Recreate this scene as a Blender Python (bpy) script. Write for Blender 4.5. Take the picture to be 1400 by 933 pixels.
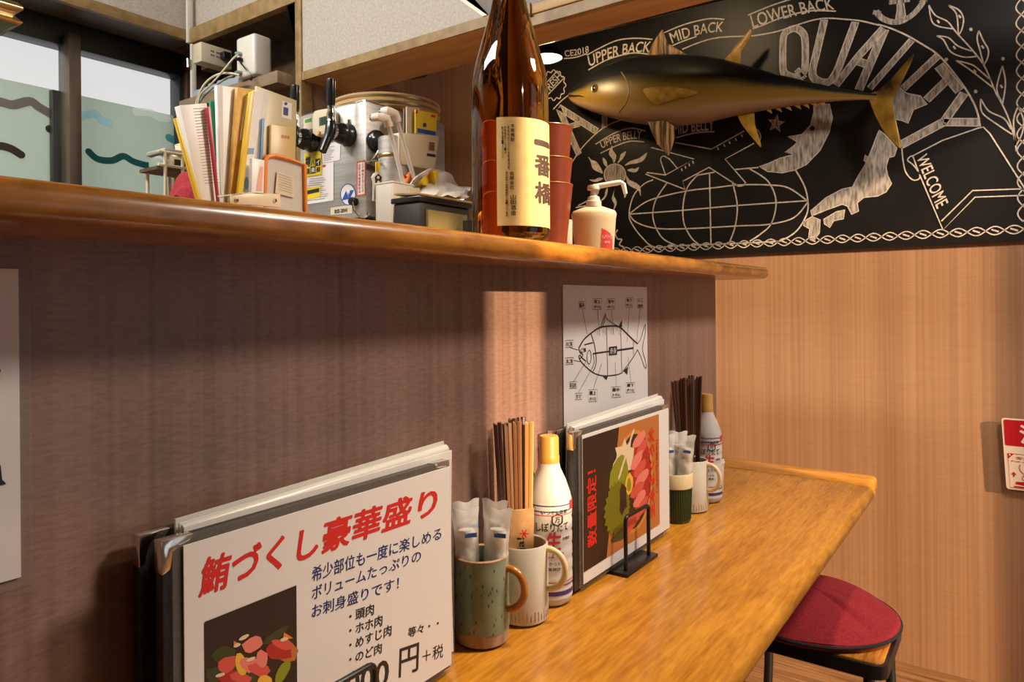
import bpy, bmesh, math, random
from mathutils import Vector as V, Matrix
RND = random.Random(11)
PI = math.pi
SC = bpy.context.scene
COL = SC.collection
for o in list(bpy.data.objects):
    bpy.data.objects.remove(o)

# ------------------------------------------------------------------ camera
EYE = 1.152                      # eye height above the floor
FPX, CX, CY, ROLL, YAW = 967.0, 700.0, 413.0, 0.0085, math.radians(35.43)
SN, CS = math.sin(YAW), math.cos(YAW)
cam_d = bpy.data.cameras.new('camera')
cam = bpy.data.objects.new('camera', cam_d)
COL.objects.link(cam)
view = V((CS, SN, 0)); rgt = V((SN, -CS, 0)); up = V((0, 0, 1))
r2 = rgt * math.cos(ROLL) - up * math.sin(ROLL)
u2 = up * math.cos(ROLL) + rgt * math.sin(ROLL)
cam.matrix_world = Matrix(((r2.x, u2.x, -view.x, 0), (r2.y, u2.y, -view.y, 0), (r2.z, u2.z, -view.z, EYE), (0, 0, 0, 1)))
cam_d.sensor_width = 36; cam_d.lens = FPX / 1400 * 36
cam_d.shift_y = -(466.5 - CY) / 1400
cam_d.clip_start = 0.02
SC.camera = cam

# ------------------------------------------------------------------ view and light
SC.view_settings.view_transform = 'Standard'
SC.view_settings.look = 'None'
SC.view_settings.gamma = 1.0
SC.view_settings.exposure = 0.0
SC.view_settings.use_curve_mapping = False

world = bpy.data.worlds.new('sky'); SC.world = world; world.use_nodes = True
wn = world.node_tree.nodes; wl = world.node_tree.links
bg = wn['Background']
wtc = wn.new('ShaderNodeTexCoord'); wno = wn.new('ShaderNodeTexNoise'); wcr = wn.new('ShaderNodeValToRGB')
wno.inputs['Scale'].default_value = 2.2; wno.inputs['Detail'].default_value = 5
wcr.color_ramp.elements[0].position = 0.35; wcr.color_ramp.elements[0].color = (0.66, 0.70, 0.76, 1)
wcr.color_ramp.elements[1].position = 0.55; wcr.color_ramp.elements[1].color = (0.82, 0.81, 0.80, 1)
wl.new(wtc.outputs['Generated'], wno.inputs['Vector']); wl.new(wno.outputs['Fac'], wcr.inputs['Fac']); wl.new(wcr.outputs['Color'], bg.inputs['Color'])
bg.inputs['Strength'].default_value = 1.0

def light(name, typ, loc, energy, color, aim=None, **kw):
    d = bpy.data.lights.new(name, typ); o = bpy.data.objects.new(name, d); COL.objects.link(o)
    o.location = loc; d.energy = energy; d.color = color
    for k, v in kw.items(): setattr(d, k, v)
    if aim is not None:
        o.rotation_euler = (V(aim) - V(loc)).to_track_quat('-Z', 'Y').to_euler()
    return o
SUN_DIR = V((0.30, 1.0, -0.38))
light('evening_sun', 'SUN', (0, -6, 4), 9.0, (1.0, 0.70, 0.42), aim=V((0, -6, 4)) + SUN_DIR, angle=math.radians(0.9))
light('dining_ceiling_light', 'AREA', (1.55, -0.60, 2.43), 60, (1.0, 0.87, 0.75), aim=(1.35, 0.1, 0.9), shape='DISK', size=0.45)
light('counter_downlight', 'SPOT', (1.05, 0.05, 2.40), 75, (1.0, 0.78, 0.52), aim=(1.02, 0.36, 0.7), spot_size=math.radians(62), spot_blend=0.8, shadow_soft_size=0.05)
light('bottle_downlight', 'SPOT', (1.25, -0.10, 2.40), 45, (1.0, 0.74, 0.42), aim=(0.85, 0.56, 1.42), spot_size=math.radians(40), spot_blend=0.8, shadow_soft_size=0.05)
light('fish_downlight', 'SPOT', (1.75, 0.95, 2.38), 11, (1.0, 0.70, 0.38), aim=(2.45, 1.10, 1.85), spot_size=math.radians(90), spot_blend=0.9, shadow_soft_size=0.05)
light('kitchen_ceiling_light', 'AREA', (-0.05, 1.35, 2.43), 56, (1.0, 0.95, 0.88), aim=(0.55, 1.3, 1.0), shape='RECTANGLE', size=1.0, size_y=0.35)

# ------------------------------------------------------------------ pixel rays -> points on real surfaces
def ray(u, v):
    a, b = u - CX, v - CY
    cr, sr = math.cos(ROLL), math.sin(ROLL)
    X, Y = (a * cr - b * sr) / FPX, (a * sr + b * cr) / FPX
    return V((SN * X + CS, -CS * X + SN, -Y))
E0 = V((0, 0, EYE))
def on_y(u, v, y): r = ray(u, v); return E0 + r * (y / r.y)
def on_x(u, v, x): r = ray(u, v); return E0 + r * (x / r.x)
def on_z(u, v, z): r = ray(u, v); return E0 + r * ((z - EYE) / r.z)

# ------------------------------------------------------------------ mesh helpers
class B:
    def __init__(s): s.v = []; s.f = []; s.mi = []; s.m = 0
    def add(s, vs, fs, M=None):
        n = len(s.v)
        s.v += [(M @ V(p)) if M is not None else V(p) for p in vs]
        for f in fs: s.f.append([n + i for i in f]); s.mi.append(s.m)
        return s
    def box(s, c, d, M=None, rz=0, taper=1.0):
        x, y, z = d[0] / 2, d[1] / 2, d[2] / 2; t = taper
        q = [(-x, -y, -z), (x, -y, -z), (x, y, -z), (-x, y, -z), (-x * t, -y * t, z), (x * t, -y * t, z), (x * t, y * t, z), (-x * t, y * t, z)]
        L = Matrix.Translation(V(c)) @ Matrix.Rotation(rz, 4, 'Z')
        if M is not None: L = M @ L
        return s.add(q, [(3, 2, 1, 0), (4, 5, 6, 7), (0, 1, 5, 4), (1, 2, 6, 5), (2, 3, 7, 6), (3, 0, 4, 7)], L)
    def span(s, a, b): # axis-aligned box from corner to corner
        a, b = V(a), V(b); return s.box((a + b) / 2, [abs(q) for q in (b - a)])
    def hexa(s, p): # 8 points: 4 front, 4 back, same order
        return s.add(p, [(0, 1, 2, 3), (7, 6, 5, 4), (1, 0, 4, 5), (2, 1, 5, 6), (3, 2, 6, 7), (0, 3, 7, 4)])
    def poly(s, p): return s.add(p, [list(range(len(p)))])
    def prism(s, p, e):
        n = len(p); e = V(e); p = [V(q) for q in p]
        return s.add(p + [q + e for q in p], [list(range(n - 1, -1, -1)), list(range(n, 2 * n))] + [(i, (i + 1) % n, n + (i + 1) % n, n + i) for i in range(n)])
    def lathe(s, prof, c=(0, 0, 0), n=32, M=None, sx=1, sy=1):
        vs = []; fs = []; ids = []
        for r, z in prof:
            if r < 1e-6: ids.append([len(vs)] * n); vs.append((0, 0, z))
            else:
                ids.append(list(range(len(vs), len(vs) + n)))
                vs += [(r * math.cos(2 * PI * i / n) * sx, r * math.sin(2 * PI * i / n) * sy, z) for i in range(n)]
        for a, b in zip(ids, ids[1:]):
            for i in range(n):
                j = (i + 1) % n
                f = [a[i], a[j], b[j], b[i]]; g = []
                for k in f:
                    if k not in g: g.append(k)
                if len(g) > 2: fs.append(g)
        L = Matrix.Translation(V(c)) if M is None else M @ Matrix.Translation(V(c))
        return s.add(vs, fs, L)
    def tube(s, pts, r, n=10, M=None, caps=True, flat=None):
        pts = [V(p) for p in pts]; m = len(pts)
        rs = r if isinstance(r, (list, tuple)) else [r] * m
        vs = []; fs = []; nrm = None
        for i, p in enumerate(pts):
            t = (pts[min(i + 1, m - 1)] - pts[max(i - 1, 0)]).normalized()
            if nrm is None:
                nrm = t.orthogonal().normalized() if flat is None else (V(flat) - t * V(flat).dot(t)).normalized()
            else: nrm = (nrm - t * nrm.dot(t)).normalized()
            bn = t.cross(nrm)
            for k in range(n):
                a = 2 * PI * k / n
                vs.append(p + (nrm * math.cos(a) + bn * math.sin(a)) * rs[i])
        for i in range(m - 1):
            for k in range(n):
                j = (k + 1) % n
                fs.append((i * n + k, i * n + j, i * n + n + j, i * n + n + k))
        if caps: fs += [list(range(n - 1, -1, -1)), list(range((m - 1) * n, m * n))]
        return s.add(vs, fs, M)
    def sheet(s, fn, nu, nv, thick=None):
        g = [[V(fn(i / nu, j / nv)) for i in range(nu + 1)] for j in range(nv + 1)]
        vs = [p for row in g for p in row]; w = nu + 1
        fs = [(j * w + i, j * w + i + 1, (j + 1) * w + i + 1, (j + 1) * w + i) for j in range(nv) for i in range(nu)]
        if thick is not None:
            n = len(vs); t = V(thick)
            vs = vs + [p + t for p in vs]
            fs = fs + [tuple(n + k for k in reversed(f)) for f in fs]
            loop = [i for i in range(w)] + [j * w + nu for j in range(1, nv + 1)] + [nv * w + i for i in range(nu - 1, -1, -1)] + [j * w for j in range(nv - 1, 0, -1)]
            for a, b in zip(loop, loop[1:] + loop[:1]): fs.append((b, a, n + a, n + b))
        return s.add(vs, fs)
    def add_lettering(s, out, fs, n0, cp=None):
        # overlapping copies of one outline lie a hair apart so that they do not fight
        out = [p + (E0 - p).normalized() * (1.5e-5 * (cp[i] if cp else i // n0)) for i, p in enumerate(out)]
        return s.add(out, fs)
    def build(s, name, mats, parent=None, bevel=0, seg=2, angle=38, local=False):
        me = bpy.data.meshes.new(name)
        me.from_pydata([tuple(p) for p in s.v], [], s.f)
        for m in (mats if isinstance(mats, (list, tuple)) else [mats]): me.materials.append(m)
        me.polygons.foreach_set('material_index', s.mi)
        bm = bmesh.new(); bm.from_mesh(me)
        bmesh.ops.recalc_face_normals(bm, faces=bm.faces)
        if bevel:
            es = [e for e in bm.edges if len(e.link_faces) == 2 and e.calc_face_angle(0) > math.radians(30)]
            bmesh.ops.bevel(bm, geom=es, offset=bevel, segments=seg, profile=0.5, affect='EDGES', clamp_overlap=True)
        for f in bm.faces: f.smooth = True
        bm.to_mesh(me); bm.free()
        me.set_sharp_from_angle(angle=math.radians(angle))
        o = bpy.data.objects.new(name, me); COL.objects.link(o)
        if parent is not None:
            o.parent = parent
            if not local: o.matrix_parent_inverse = world_of(parent).inverted()
        return o

def world_of(o):
    m = o.matrix_basis.copy()
    if o.parent: m = world_of(o.parent) @ o.matrix_parent_inverse @ m
    return m
def thing(name, label, cat, loc=(0, 0, 0), rz=0, group=None):
    o = bpy.data.objects.new(name, None); COL.objects.link(o)
    o.empty_display_size = 0.05
    o.location = loc; o.rotation_euler = (0, 0, rz)
    return tag(o, label, cat, group)
def tag(o, label, cat, group=None):
    o['label'] = label; o['category'] = cat
    if group: o['group'] = group
    return o
def struct(o): o['kind'] = 'structure'; return o
def kids(o): return [c for c in bpy.data.objects if c.parent == o]
def dup(o, loc=None, rz=None, label=None, parent=None):
    c = o.copy(); COL.objects.link(c)
    if parent is not None: c.parent = parent
    if loc is not None: c.location = loc
    if rz is not None: c.rotation_euler = (c.rotation_euler.x, c.rotation_euler.y, rz)
    if label: c['label'] = label
    for ch in kids(o): dup(ch, parent=c)
    return c

# flat lettering (outline of the built-in face, filled)
GL = {}
def COPIES(bold): return 1 if bold <= 0 else (9 if bold > 0.015 else 5)
def glyphs(s, bold=0.0, lead=1.0):
    k = (s, bold, lead)
    if k in GL: return GL[k]
    cu = bpy.data.curves.new('lettering', 'FONT'); cu.body = s; cu.size = 1; cu.resolution_u = 3
    cu.space_line = lead; cu.fill_mode = 'FRONT' if hasattr(cu, 'fill_mode') else 0
    ob = bpy.data.objects.new('lettering', cu); COL.objects.link(ob)
    dg = bpy.context.evaluated_depsgraph_get(); dg.update()
    me = bpy.data.meshes.new_from_object(ob.evaluated_get(dg))
    vs = [(p.co.x, p.co.y) for p in me.vertices]; fs = [list(p.vertices) for p in me.polygons]
    bpy.data.objects.remove(ob); bpy.data.curves.remove(cu); bpy.data.meshes.remove(me)
    if bold > 0: # heavier strokes: the same outline laid round itself
        n = len(vs); v0, f0 = list(vs), list(fs); m_ = 8 if bold > 0.015 else 4
        for q in range(m_):
            dx, dy = bold * math.cos(2 * PI * q / m_ + 0.4), bold * math.sin(2 * PI * q / m_ + 0.4)
            vs += [(x + dx, y + dy) for x, y in v0]; fs += [[n * (q + 1) + i for i in f] for f in f0]
    GL[k] = (vs, fs); return GL[k]
def glyph_box(s, bold=0.0, lead=1.0, shear=0.0):
    """lettering scaled into the unit square"""
    vs, fs = glyphs(s, bold, lead)
    if not vs: return [], []
    vs = [(x + shear * y, y) for x, y in vs]
    x0 = min(p[0] for p in vs); x1 = max(p[0] for p in vs); y0 = min(p[1] for p in vs); y1 = max(p[1] for p in vs)
    return [((x - x0) / max(1e-6, x1 - x0), (y - y0) / max(1e-6, y1 - y0)) for x, y in vs], fs
def fine_glyphs(s, bold=0.0, shear=0.0, step=0.12):
    """lettering in the unit square, cut fine enough to follow a curved surface"""
    vs, fs = glyph_box(s, bold, 1.0, shear); n0 = len(vs) // COPIES(bold); keep = (vs, fs)
    if not vs: return vs, fs, 1
    bm = bmesh.new(); lay = bm.verts.layers.int.new('c')
    bv = [bm.verts.new((x, y, 0)) for x, y in vs]
    for i, v_ in enumerate(bv): v_[lay] = i // n0
    for f in fs:
        try: bm.faces.new([bv[i] for i in f])
        except ValueError: pass
    for _ in range(4):
        es = [e for e in bm.edges if abs(e.verts[0].co.x - e.verts[1].co.x) > step]
        if not es: break
        bmesh.ops.subdivide_edges(bm, edges=es, cuts=1)
        bmesh.ops.triangulate(bm, faces=[f for f in bm.faces if len(f.verts) > 3])
    bm.verts.index_update()
    vs = [(v_.co.x, v_.co.y) for v_ in bm.verts]; cp = [v_[lay] for v_ in bm.verts]; fs = [[v_.index for v_ in f.verts] for f in bm.faces]
    bm.free(); return vs, fs, cp
def put_text(b, s, O, X, Y, bold=0.0, lead=1.0, shear=0.0):
    """lettering filling the parallelogram O, O+X, O+Y"""
    vs, fs = glyph_box(s, bold, lead, shear)
    O, X, Y = V(O), V(X), V(Y)
    b.add_lettering([O + X * x + Y * y for x, y in vs], fs, len(vs) // COPIES(bold)); return b
def quad_text(b, s, tl, tr, br, bl, fn, bold=0.0, bow=0.0):
    """lettering warped into a four-cornered patch, fn takes the 2D point to the surface"""
    vs, fs = glyph_box(s, bold)
    tl, tr, br, bl = [V((p[0], p[1])) for p in (tl, tr, br, bl)]
    out = []
    for x, y in vs:
        p = bl * (1 - x) * (1 - y) + br * x * (1 - y) + tl * (1 - x) * y + tr * x * y
        out.append(fn(p.x, p.y - bow * 4 * x * (1 - x)))
    b.add_lettering(out, fs, len(vs) // COPIES(bold)); return b
def ribbon(b, pts, w, side, closed=False):
    """flat stroke of width w on a surface whose normal is side"""
    pts = [V(p) for p in pts]; side = V(side); n = len(pts); vs = []
    for i, p in enumerate(pts):
        a = pts[(i - 1) % n] if (closed or i > 0) else p
        c = pts[(i + 1) % n] if (closed or i < n - 1) else p
        t = (c - a)
        if t.length < 1e-9: t = V((0, 0, 1))
        q = side.cross(t.normalized()).normalized() * ((w[i] if isinstance(w, list) else w) / 2)
        vs += [p + q, p - q]
    m = n if closed else n - 1
    b.add(vs, [(2 * i, 2 * i + 1, 2 * ((i + 1) % n) + 1, 2 * ((i + 1) % n)) for i in range(m)])
    return b
def smooth_pts(p, k=6, closed=False):
    """Catmull-Rom through 2D/3D points"""
    p = [V(q) if len(q) == 3 else V((q[0], q[1], 0)) for q in p]; n = len(p); out = []
    for i in range(n if closed else n - 1):
        g = lambda j: p[j % n] if closed else p[max(0, min(n - 1, j))]
        a, b_, c, d = g(i - 1), g(i), g(i + 1), g(i + 2)
        for s in range(k):
            t = s / k
            out.append(0.5 * ((2 * b_) + (c - a) * t + (2 * a - 5 * b_ + 4 * c - d) * t * t + (-a + 3 * b_ - 3 * c + d) * t ** 3))
    if not closed: out.append(p[-1])
    return out

# ------------------------------------------------------------------ materials
def mat(name, col, rough=0.5, metal=0.0, **kw):
    m = bpy.data.materials.new(name); m.use_nodes = True
    p = m.node_tree.nodes['Principled BSDF']
    p.inputs['Base Color'].default_value = (*col, 1); p.inputs['Roughness'].default_value = rough; p.inputs['Metallic'].default_value = metal
    for k, v in kw.items():
        p.inputs[k.replace('_', ' ')].default_value = v
    return m
def noisy(name, c1, c2, scale, rough=0.5, detail=4, metal=0.0, lo=0.35, hi=0.65, bump=0.0, coat=0.0, rough2=None, dist=0.0):
    """two colours mixed by stretched noise in object space"""
    m = mat(name, c1, rough, metal); nt = m.node_tree; N = nt.nodes; L = nt.links; p = N['Principled BSDF']
    tc = N.new('ShaderNodeTexCoord'); mp = N.new('ShaderNodeMapping'); no = N.new('ShaderNodeTexNoise'); cr = N.new('ShaderNodeValToRGB')
    mp.inputs['Scale'].default_value = scale; no.inputs['Scale'].default_value = 1; no.inputs['Detail'].default_value = detail
    no.inputs['Distortion'].default_value = dist
    cr.color_ramp.elements[0].position = lo; cr.color_ramp.elements[0].color = (*c1, 1)
    cr.color_ramp.elements[1].position = hi; cr.color_ramp.elements[1].color = (*c2, 1)
    L.new(tc.outputs['Object'], mp.inputs['Vector']); L.new(mp.outputs['Vector'], no.inputs['Vector']); L.new(no.outputs['Fac'], cr.inputs['Fac']); L.new(cr.outputs['Color'], p.inputs['Base Color'])
    if bump:
        bu = N.new('ShaderNodeBump'); bu.inputs['Strength'].default_value = bump; bu.inputs['Distance'].default_value = 0.002
        L.new(no.outputs['Fac'], bu.inputs['Height']); L.new(bu.outputs['Normal'], p.inputs['Normal'])
    if coat: p.inputs['Coat Weight'].default_value = coat; p.inputs['Coat Roughness'].default_value = 0.12
    return m
def laminate(name, cols, along, across, cross=0.0, crossscale=(6, 6, 260), rough=0.45, bump=0.15):
    """printed wood laminate: vertical bands, fine streaks, and a faint cross weave"""
    m = mat(name, cols[0], rough); nt = m.node_tree; N = nt.nodes; L = nt.links; p = N['Principled BSDF']
    tc = N.new('ShaderNodeTexCoord')
    def noise(scale, detail):
        mp = N.new('ShaderNodeMapping'); no = N.new('ShaderNodeTexNoise'); mp.inputs['Scale'].default_value = scale
        no.inputs['Scale'].default_value = 1; no.inputs['Detail'].default_value = detail
        L.new(tc.outputs['Object'], mp.inputs['Vector']); L.new(mp.outputs['Vector'], no.inputs['Vector']); return no
    n1, n2, n3 = noise(along, 3), noise(across, 4), noise(crossscale, 2)
    cr = N.new('ShaderNodeValToRGB'); e = cr.color_ramp.elements
    e[0].position = 0.3; e[0].color = (*cols[0], 1); e[1].position = 0.72; e[1].color = (*cols[2], 1)
    k = e.new(0.5); k.color = (*cols[1], 1)
    mx = N.new('ShaderNodeMath'); mx.operation = 'MULTIPLY_ADD'; mx.inputs[1].default_value = 0.5
    m2 = N.new('ShaderNodeMath'); m2.operation = 'MULTIPLY'; m2.inputs[1].default_value = 0.5
    L.new(n2.outputs['Fac'], m2.inputs[0]); L.new(n1.outputs['Fac'], mx.inputs[0]); L.new(m2.outputs[0], mx.inputs[2]); L.new(mx.outputs[0], cr.inputs['Fac'])
    mc = N.new('ShaderNodeMix'); mc.data_type = 'RGBA'; mc.blend_type = 'MULTIPLY'
    c3 = N.new('ShaderNodeValToRGB'); c3.color_ramp.elements[0].position = 0.38; c3.color_ramp.elements[0].color = (0.55, 0.52, 0.52, 1); c3.color_ramp.elements[1].position = 0.6
    L.new(n3.outputs['Fac'], c3.inputs['Fac']); mc.inputs[0].default_value = cross
    L.new(cr.outputs['Color'], mc.inputs[6]); L.new(c3.outputs['Color'], mc.inputs[7]); L.new(mc.outputs[2], p.inputs['Base Color'])
    bu = N.new('ShaderNodeBump'); bu.inputs['Strength'].default_value = bump; bu.inputs['Distance'].default_value = 0.001
    L.new(n3.outputs['Fac'], bu.inputs['Height']); L.new(bu.outputs['Normal'], p.inputs['Normal'])
    return m
def clear(name, tint, opacity, rough=0.15, gloss=0.5):
    """thin clear plastic: see-through with a sheen and a little milky body"""
    m = bpy.data.materials.new(name); m.use_nodes = True; N = m.node_tree.nodes; L = m.node_tree.links
    p = N['Principled BSDF']; out = N['Material Output']
    p.inputs['Base Color'].default_value = (*tint, 1); p.inputs['Roughness'].default_value = rough
    t = N.new('ShaderNodeBsdfTransparent'); mx = N.new('ShaderNodeMixShader'); mx.inputs[0].default_value = opacity
    L.new(t.outputs[0], mx.inputs[1]); L.new(p.outputs[0], mx.inputs[2]); L.new(mx.outputs[0], out.inputs['Surface'])
    return m
M = {}
M['wall_counter'] = laminate('mauve_brown_laminate', [(0.165, 0.090, 0.066), (0.245, 0.145, 0.110), (0.335, 0.207, 0.162)], (9, 9, 0.35), (85, 85, 0.8), 0.38, (70, 70, 330), 0.42)
M['wall_back'] = laminate('chestnut_laminate', [(0.29, 0.145, 0.070), (0.40, 0.213, 0.108), (0.51, 0.288, 0.158)], (8, 8, 0.3), (110, 110, 0.7), 0.12, (10, 10, 260), 0.45)
M['wood_kitchen'] = laminate('shade_darkened_laminate', [(0.10, 0.045, 0.028), (0.15, 0.07, 0.045), (0.21, 0.10, 0.07)], (7, 7, 0.4), (60, 60, 0.8), 0.2, (10, 10, 200), 0.4)  # same brown laminate as the end wall, kitchen shade put into its colour
def bar_wood(name, along, c1, c2):
    """varnished wood: fine flecks along the grain over broad mottling"""
    m = mat(name, c1, 0.27); N = m.node_tree.nodes; L = m.node_tree.links; p = N['Principled BSDF']; tc = N.new('ShaderNodeTexCoord')
    def no_(sc, d, dist):
        mp = N.new('ShaderNodeMapping'); n = N.new('ShaderNodeTexNoise'); mp.inputs['Scale'].default_value = sc if along == 'x' else (sc[1], sc[0], sc[2])
        n.inputs['Scale'].default_value = 1; n.inputs['Detail'].default_value = d; n.inputs['Distortion'].default_value = dist
        L.new(tc.outputs['Object'], mp.inputs['Vector']); L.new(mp.outputs['Vector'], n.inputs['Vector']); return n
    f, g, h = no_((26, 190, 40), 6, 0.3), no_((5, 13, 9), 4, 1.0), no_((2.5, 60, 20), 3, 0.2)
    a1 = N.new('ShaderNodeMath'); a1.operation = 'MULTIPLY_ADD'; a1.inputs[1].default_value = 0.42; a2 = N.new('ShaderNodeMath'); a2.operation = 'MULTIPLY_ADD'; a2.inputs[1].default_value = 0.28
    a3 = N.new('ShaderNodeMath'); a3.operation = 'MULTIPLY'; a3.inputs[1].default_value = 0.30
    L.new(h.outputs['Fac'], a3.inputs[0]); L.new(g.outputs['Fac'], a2.inputs[0]); L.new(a3.outputs[0], a2.inputs[2]); L.new(f.outputs['Fac'], a1.inputs[0]); L.new(a2.outputs[0], a1.inputs[2])
    cr = N.new('ShaderNodeValToRGB'); e = cr.color_ramp.elements; e[0].position = 0.38; e[0].color = (*c1, 1); e[1].position = 0.62; e[1].color = (*c2, 1)
    L.new(a1.outputs[0], cr.inputs['Fac']); L.new(cr.outputs['Color'], p.inputs['Base Color'])
    bu = N.new('ShaderNodeBump'); bu.inputs['Strength'].default_value = 0.10; bu.inputs['Distance'].default_value = 0.001; L.new(f.outputs['Fac'], bu.inputs['Height']); L.new(bu.outputs['Normal'], p.inputs['Normal'])
    p.inputs['Coat Weight'].default_value = 0.3; p.inputs['Coat Roughness'].default_value = 0.14
    return m
M['counter'] = bar_wood('varnished_orange_wood', 'x', (0.33, 0.120, 0.008), (0.60, 0.262, 0.028))
M['counter_end'] = bar_wood('varnished_orange_wood_crosswise', 'y', (0.30, 0.105, 0.007), (0.60, 0.265, 0.028))
M['ledge'] = bar_wood('varnished_brown_wood', 'x', (0.19, 0.062, 0.007), (0.46, 0.185, 0.026))
M['floor'] = noisy('brown_floor_planks', (0.10, 0.045, 0.018), (0.34, 0.17, 0.07), (70, 3, 3), 0.45, 7, lo=0.3, hi=0.7)
M['olive_trim'] = noisy('olive_wood_trim', (0.24, 0.145, 0.05), (0.36, 0.24, 0.10), (30, 30, 30), 0.5, 6, bump=0.1)
M['beam'] = noisy('orange_beam_wood', (0.42, 0.24, 0.085), (0.58, 0.36, 0.14), (40, 5, 40), 0.5, 6, lo=0.3, hi=0.7)
M['cream_panel'] = noisy('speckled_cream_panel', (0.43, 0.385, 0.325), (0.53, 0.485, 0.42), (160, 160, 160), 0.6, 3, bump=0.1)
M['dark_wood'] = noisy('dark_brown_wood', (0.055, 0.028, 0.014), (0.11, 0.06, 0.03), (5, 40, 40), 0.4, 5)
M['shelf_wood'] = noisy('grey_brown_shelf_wood', (0.17, 0.11, 0.065), (0.29, 0.20, 0.12), (40, 6, 40), 0.5, 6)
M['plaster'] = noisy('brown_plaster', (0.16, 0.12, 0.09), (0.20, 0.15, 0.115), (30, 30, 30), 0.8, 3)
M['ceiling'] = mat('dark_ceiling_paint', (0.15, 0.125, 0.10), 0.8)
M['board'] = noisy('black_chalkboard_paint', (0.0045, 0.004, 0.004), (0.008, 0.007, 0.0065), (6, 6, 6), 0.42, 4)
M['chalk'] = noisy('pale_chalk_line', (0.50, 0.42, 0.33), (0.72, 0.63, 0.53), (90, 90, 90), 0.9, 3)
M['chalk_fill'] = noisy('rubbed_grey_chalk', (0.09, 0.08, 0.068), (0.52, 0.46, 0.39), (130, 130, 26), 0.9, 5, lo=0.28, hi=0.62)
M['black_metal'] = mat('black_painted_steel', (0.012, 0.012, 0.013), 0.35, 0.2)
M['black_plastic'] = mat('black_plastic', (0.012, 0.012, 0.013), 0.22)
M['chrome'] = mat('chrome', (0.75, 0.72, 0.68), 0.14, 1.0)
M['steel'] = noisy('brushed_steel', (0.52, 0.50, 0.47), (0.66, 0.64, 0.60), (6, 6, 160), 0.42, 4, metal=0.75)
M['white_paper'] = mat('white_paper', (0.73, 0.69, 0.67), 0.45)
M['print_black'] = mat('black_print', (0.015, 0.013, 0.013), 0.5)
M['print_red'] = mat('red_print', (0.62, 0.018, 0.012), 0.5)
M['print_navy'] = mat('navy_print', (0.012, 0.022, 0.14), 0.5)
M['print_blue'] = mat('blue_print', (0.012, 0.08, 0.36), 0.5)
M['print_grey'] = mat('grey_print', (0.28, 0.27, 0.26), 0.6)
M['print_yellow'] = mat('yellow_print', (0.80, 0.58, 0.02), 0.5)
M['window_frame'] = mat('bronze_aluminium_frame', (0.17, 0.13, 0.09), 0.35, 0.6)
M['window_frame_dark'] = mat('dark_aluminium_frame', (0.05, 0.055, 0.05), 0.4, 0.5)
M['cream_plastic'] = mat('cream_plastic', (0.66, 0.58, 0.42), 0.35)
M['white_plastic'] = mat('white_plastic', (0.72, 0.68, 0.60), 0.3)
M['red_fabric'] = noisy('red_felt', (0.23, 0.008, 0.015), (0.34, 0.017, 0.026), (260, 260, 260), 0.95, 4, bump=0.25)
M['sleeve'] = clear('clear_sleeve', (0.45, 0.38, 0.32), 0.12, 0.1)
M['milky'] = clear('milky_clear_plastic', (0.78, 0.77, 0.74), 0.62, 0.25)
M['gold_metal'] = mat('bronze_gold_metal', (0.42, 0.31, 0.15), 0.3, 0.9)
# ================================================================== THE ROOM
YW, XB, YK, CEIL = 0.60, 2.534, 2.20, 2.45          # counter wall, end wall, kitchen window wall, ceiling
YF, XL = -1.60, -1.70                               # street wall behind the diner, far side wall
LEDGE_Z = EYE + 0.080; LEDGE_B = EYE + 0.052; LEDGE_Y = 0.492
TOP = 0.72                                          # lower counter top
b = B(); b.span((XL, YF, -0.05), (XB + 0.1, YK + 0.1, 0)); struct(b.build('floor', M['floor']))
b = B(); b.span((XL, YF, CEIL), (XB + 0.1, YK + 0.1, CEIL + 0.05)); struct(b.build('ceiling', M['ceiling']))
b = B(); b.span((XB, YF, 0), (XB + 0.1, YK + 0.1, CEIL)); struct(b.build('wall_right', M['wall_back']))
b = B(); b.span((XL - 0.1, YF, 0), (XL, YK + 0.1, CEIL)); struct(b.build('wall_left', M['plaster']))
b = B(); b.span((XL, YW, 0), (1.7056, YW + 0.10, LEDGE_B)); struct(b.build('wall_counter', M['wall_counter']))

# unseen street wall, its openings shaped to throw the patches of low evening sun
ax0 = on_y(652, 480, YW).x - 0.3 * 2.2; ax1 = on_y(741, 480, YW).x - 0.3 * 2.2
b = B()
def wall_piece(x0, x1, z0, z1): b.span((x0, YF - 0.1, z0), (x1, YF, z1))
wall_piece(XL, ax0, 0, CEIL); wall_piece(ax0, ax1, 0, EYE + 0.50); wall_piece(ax0, ax1, EYE + 1.12, CEIL)
wall_piece(ax1, 0.92, 0, CEIL); wall_piece(0.92, 1.21, 0, 0.45); wall_piece(0.92, 0.985, EYE + 0.045, CEIL); wall_piece(1.003, 1.21, EYE + 0.045, CEIL); wall_piece(0.985, 1.003, EYE + 0.045, EYE + 0.66); wall_piece(0.985, 1.003, EYE + 0.88, CEIL)
wall_piece(1.21, 2.04, 0, 0.20); wall_piece(1.21, 2.04, EYE + 1.16, CEIL); wall_piece(2.04, XB, 0, CEIL)
struct(b.build('wall_front', M['plaster']))

# kitchen window wall
Z_SASH = on_y(180, 84, YK).z; Z_FILM = on_y(180, 139, YK).z; X_WR = on_y(256, 120, YK).x; Z_SILL = EYE + 0.22
X_M0, X_M1 = on_y(90, 90, YK).x, on_y(107, 90, YK).x
b = B(); b.span((XL, YK, 0), (X_WR, YK + 0.1, Z_SILL)); b.span((XL, YK, Z_SASH + 0.10), (X_WR, YK + 0.1, CEIL)); b.span((X_WR, YK, 0), (XB, YK + 0.1, CEIL)); b.span((XL, YK, Z_SILL), (XL + 0.3, YK + 0.1, Z_SASH + 0.1))
struct(b.build('wall_kitchen', M['wood_kitchen']))

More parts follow.
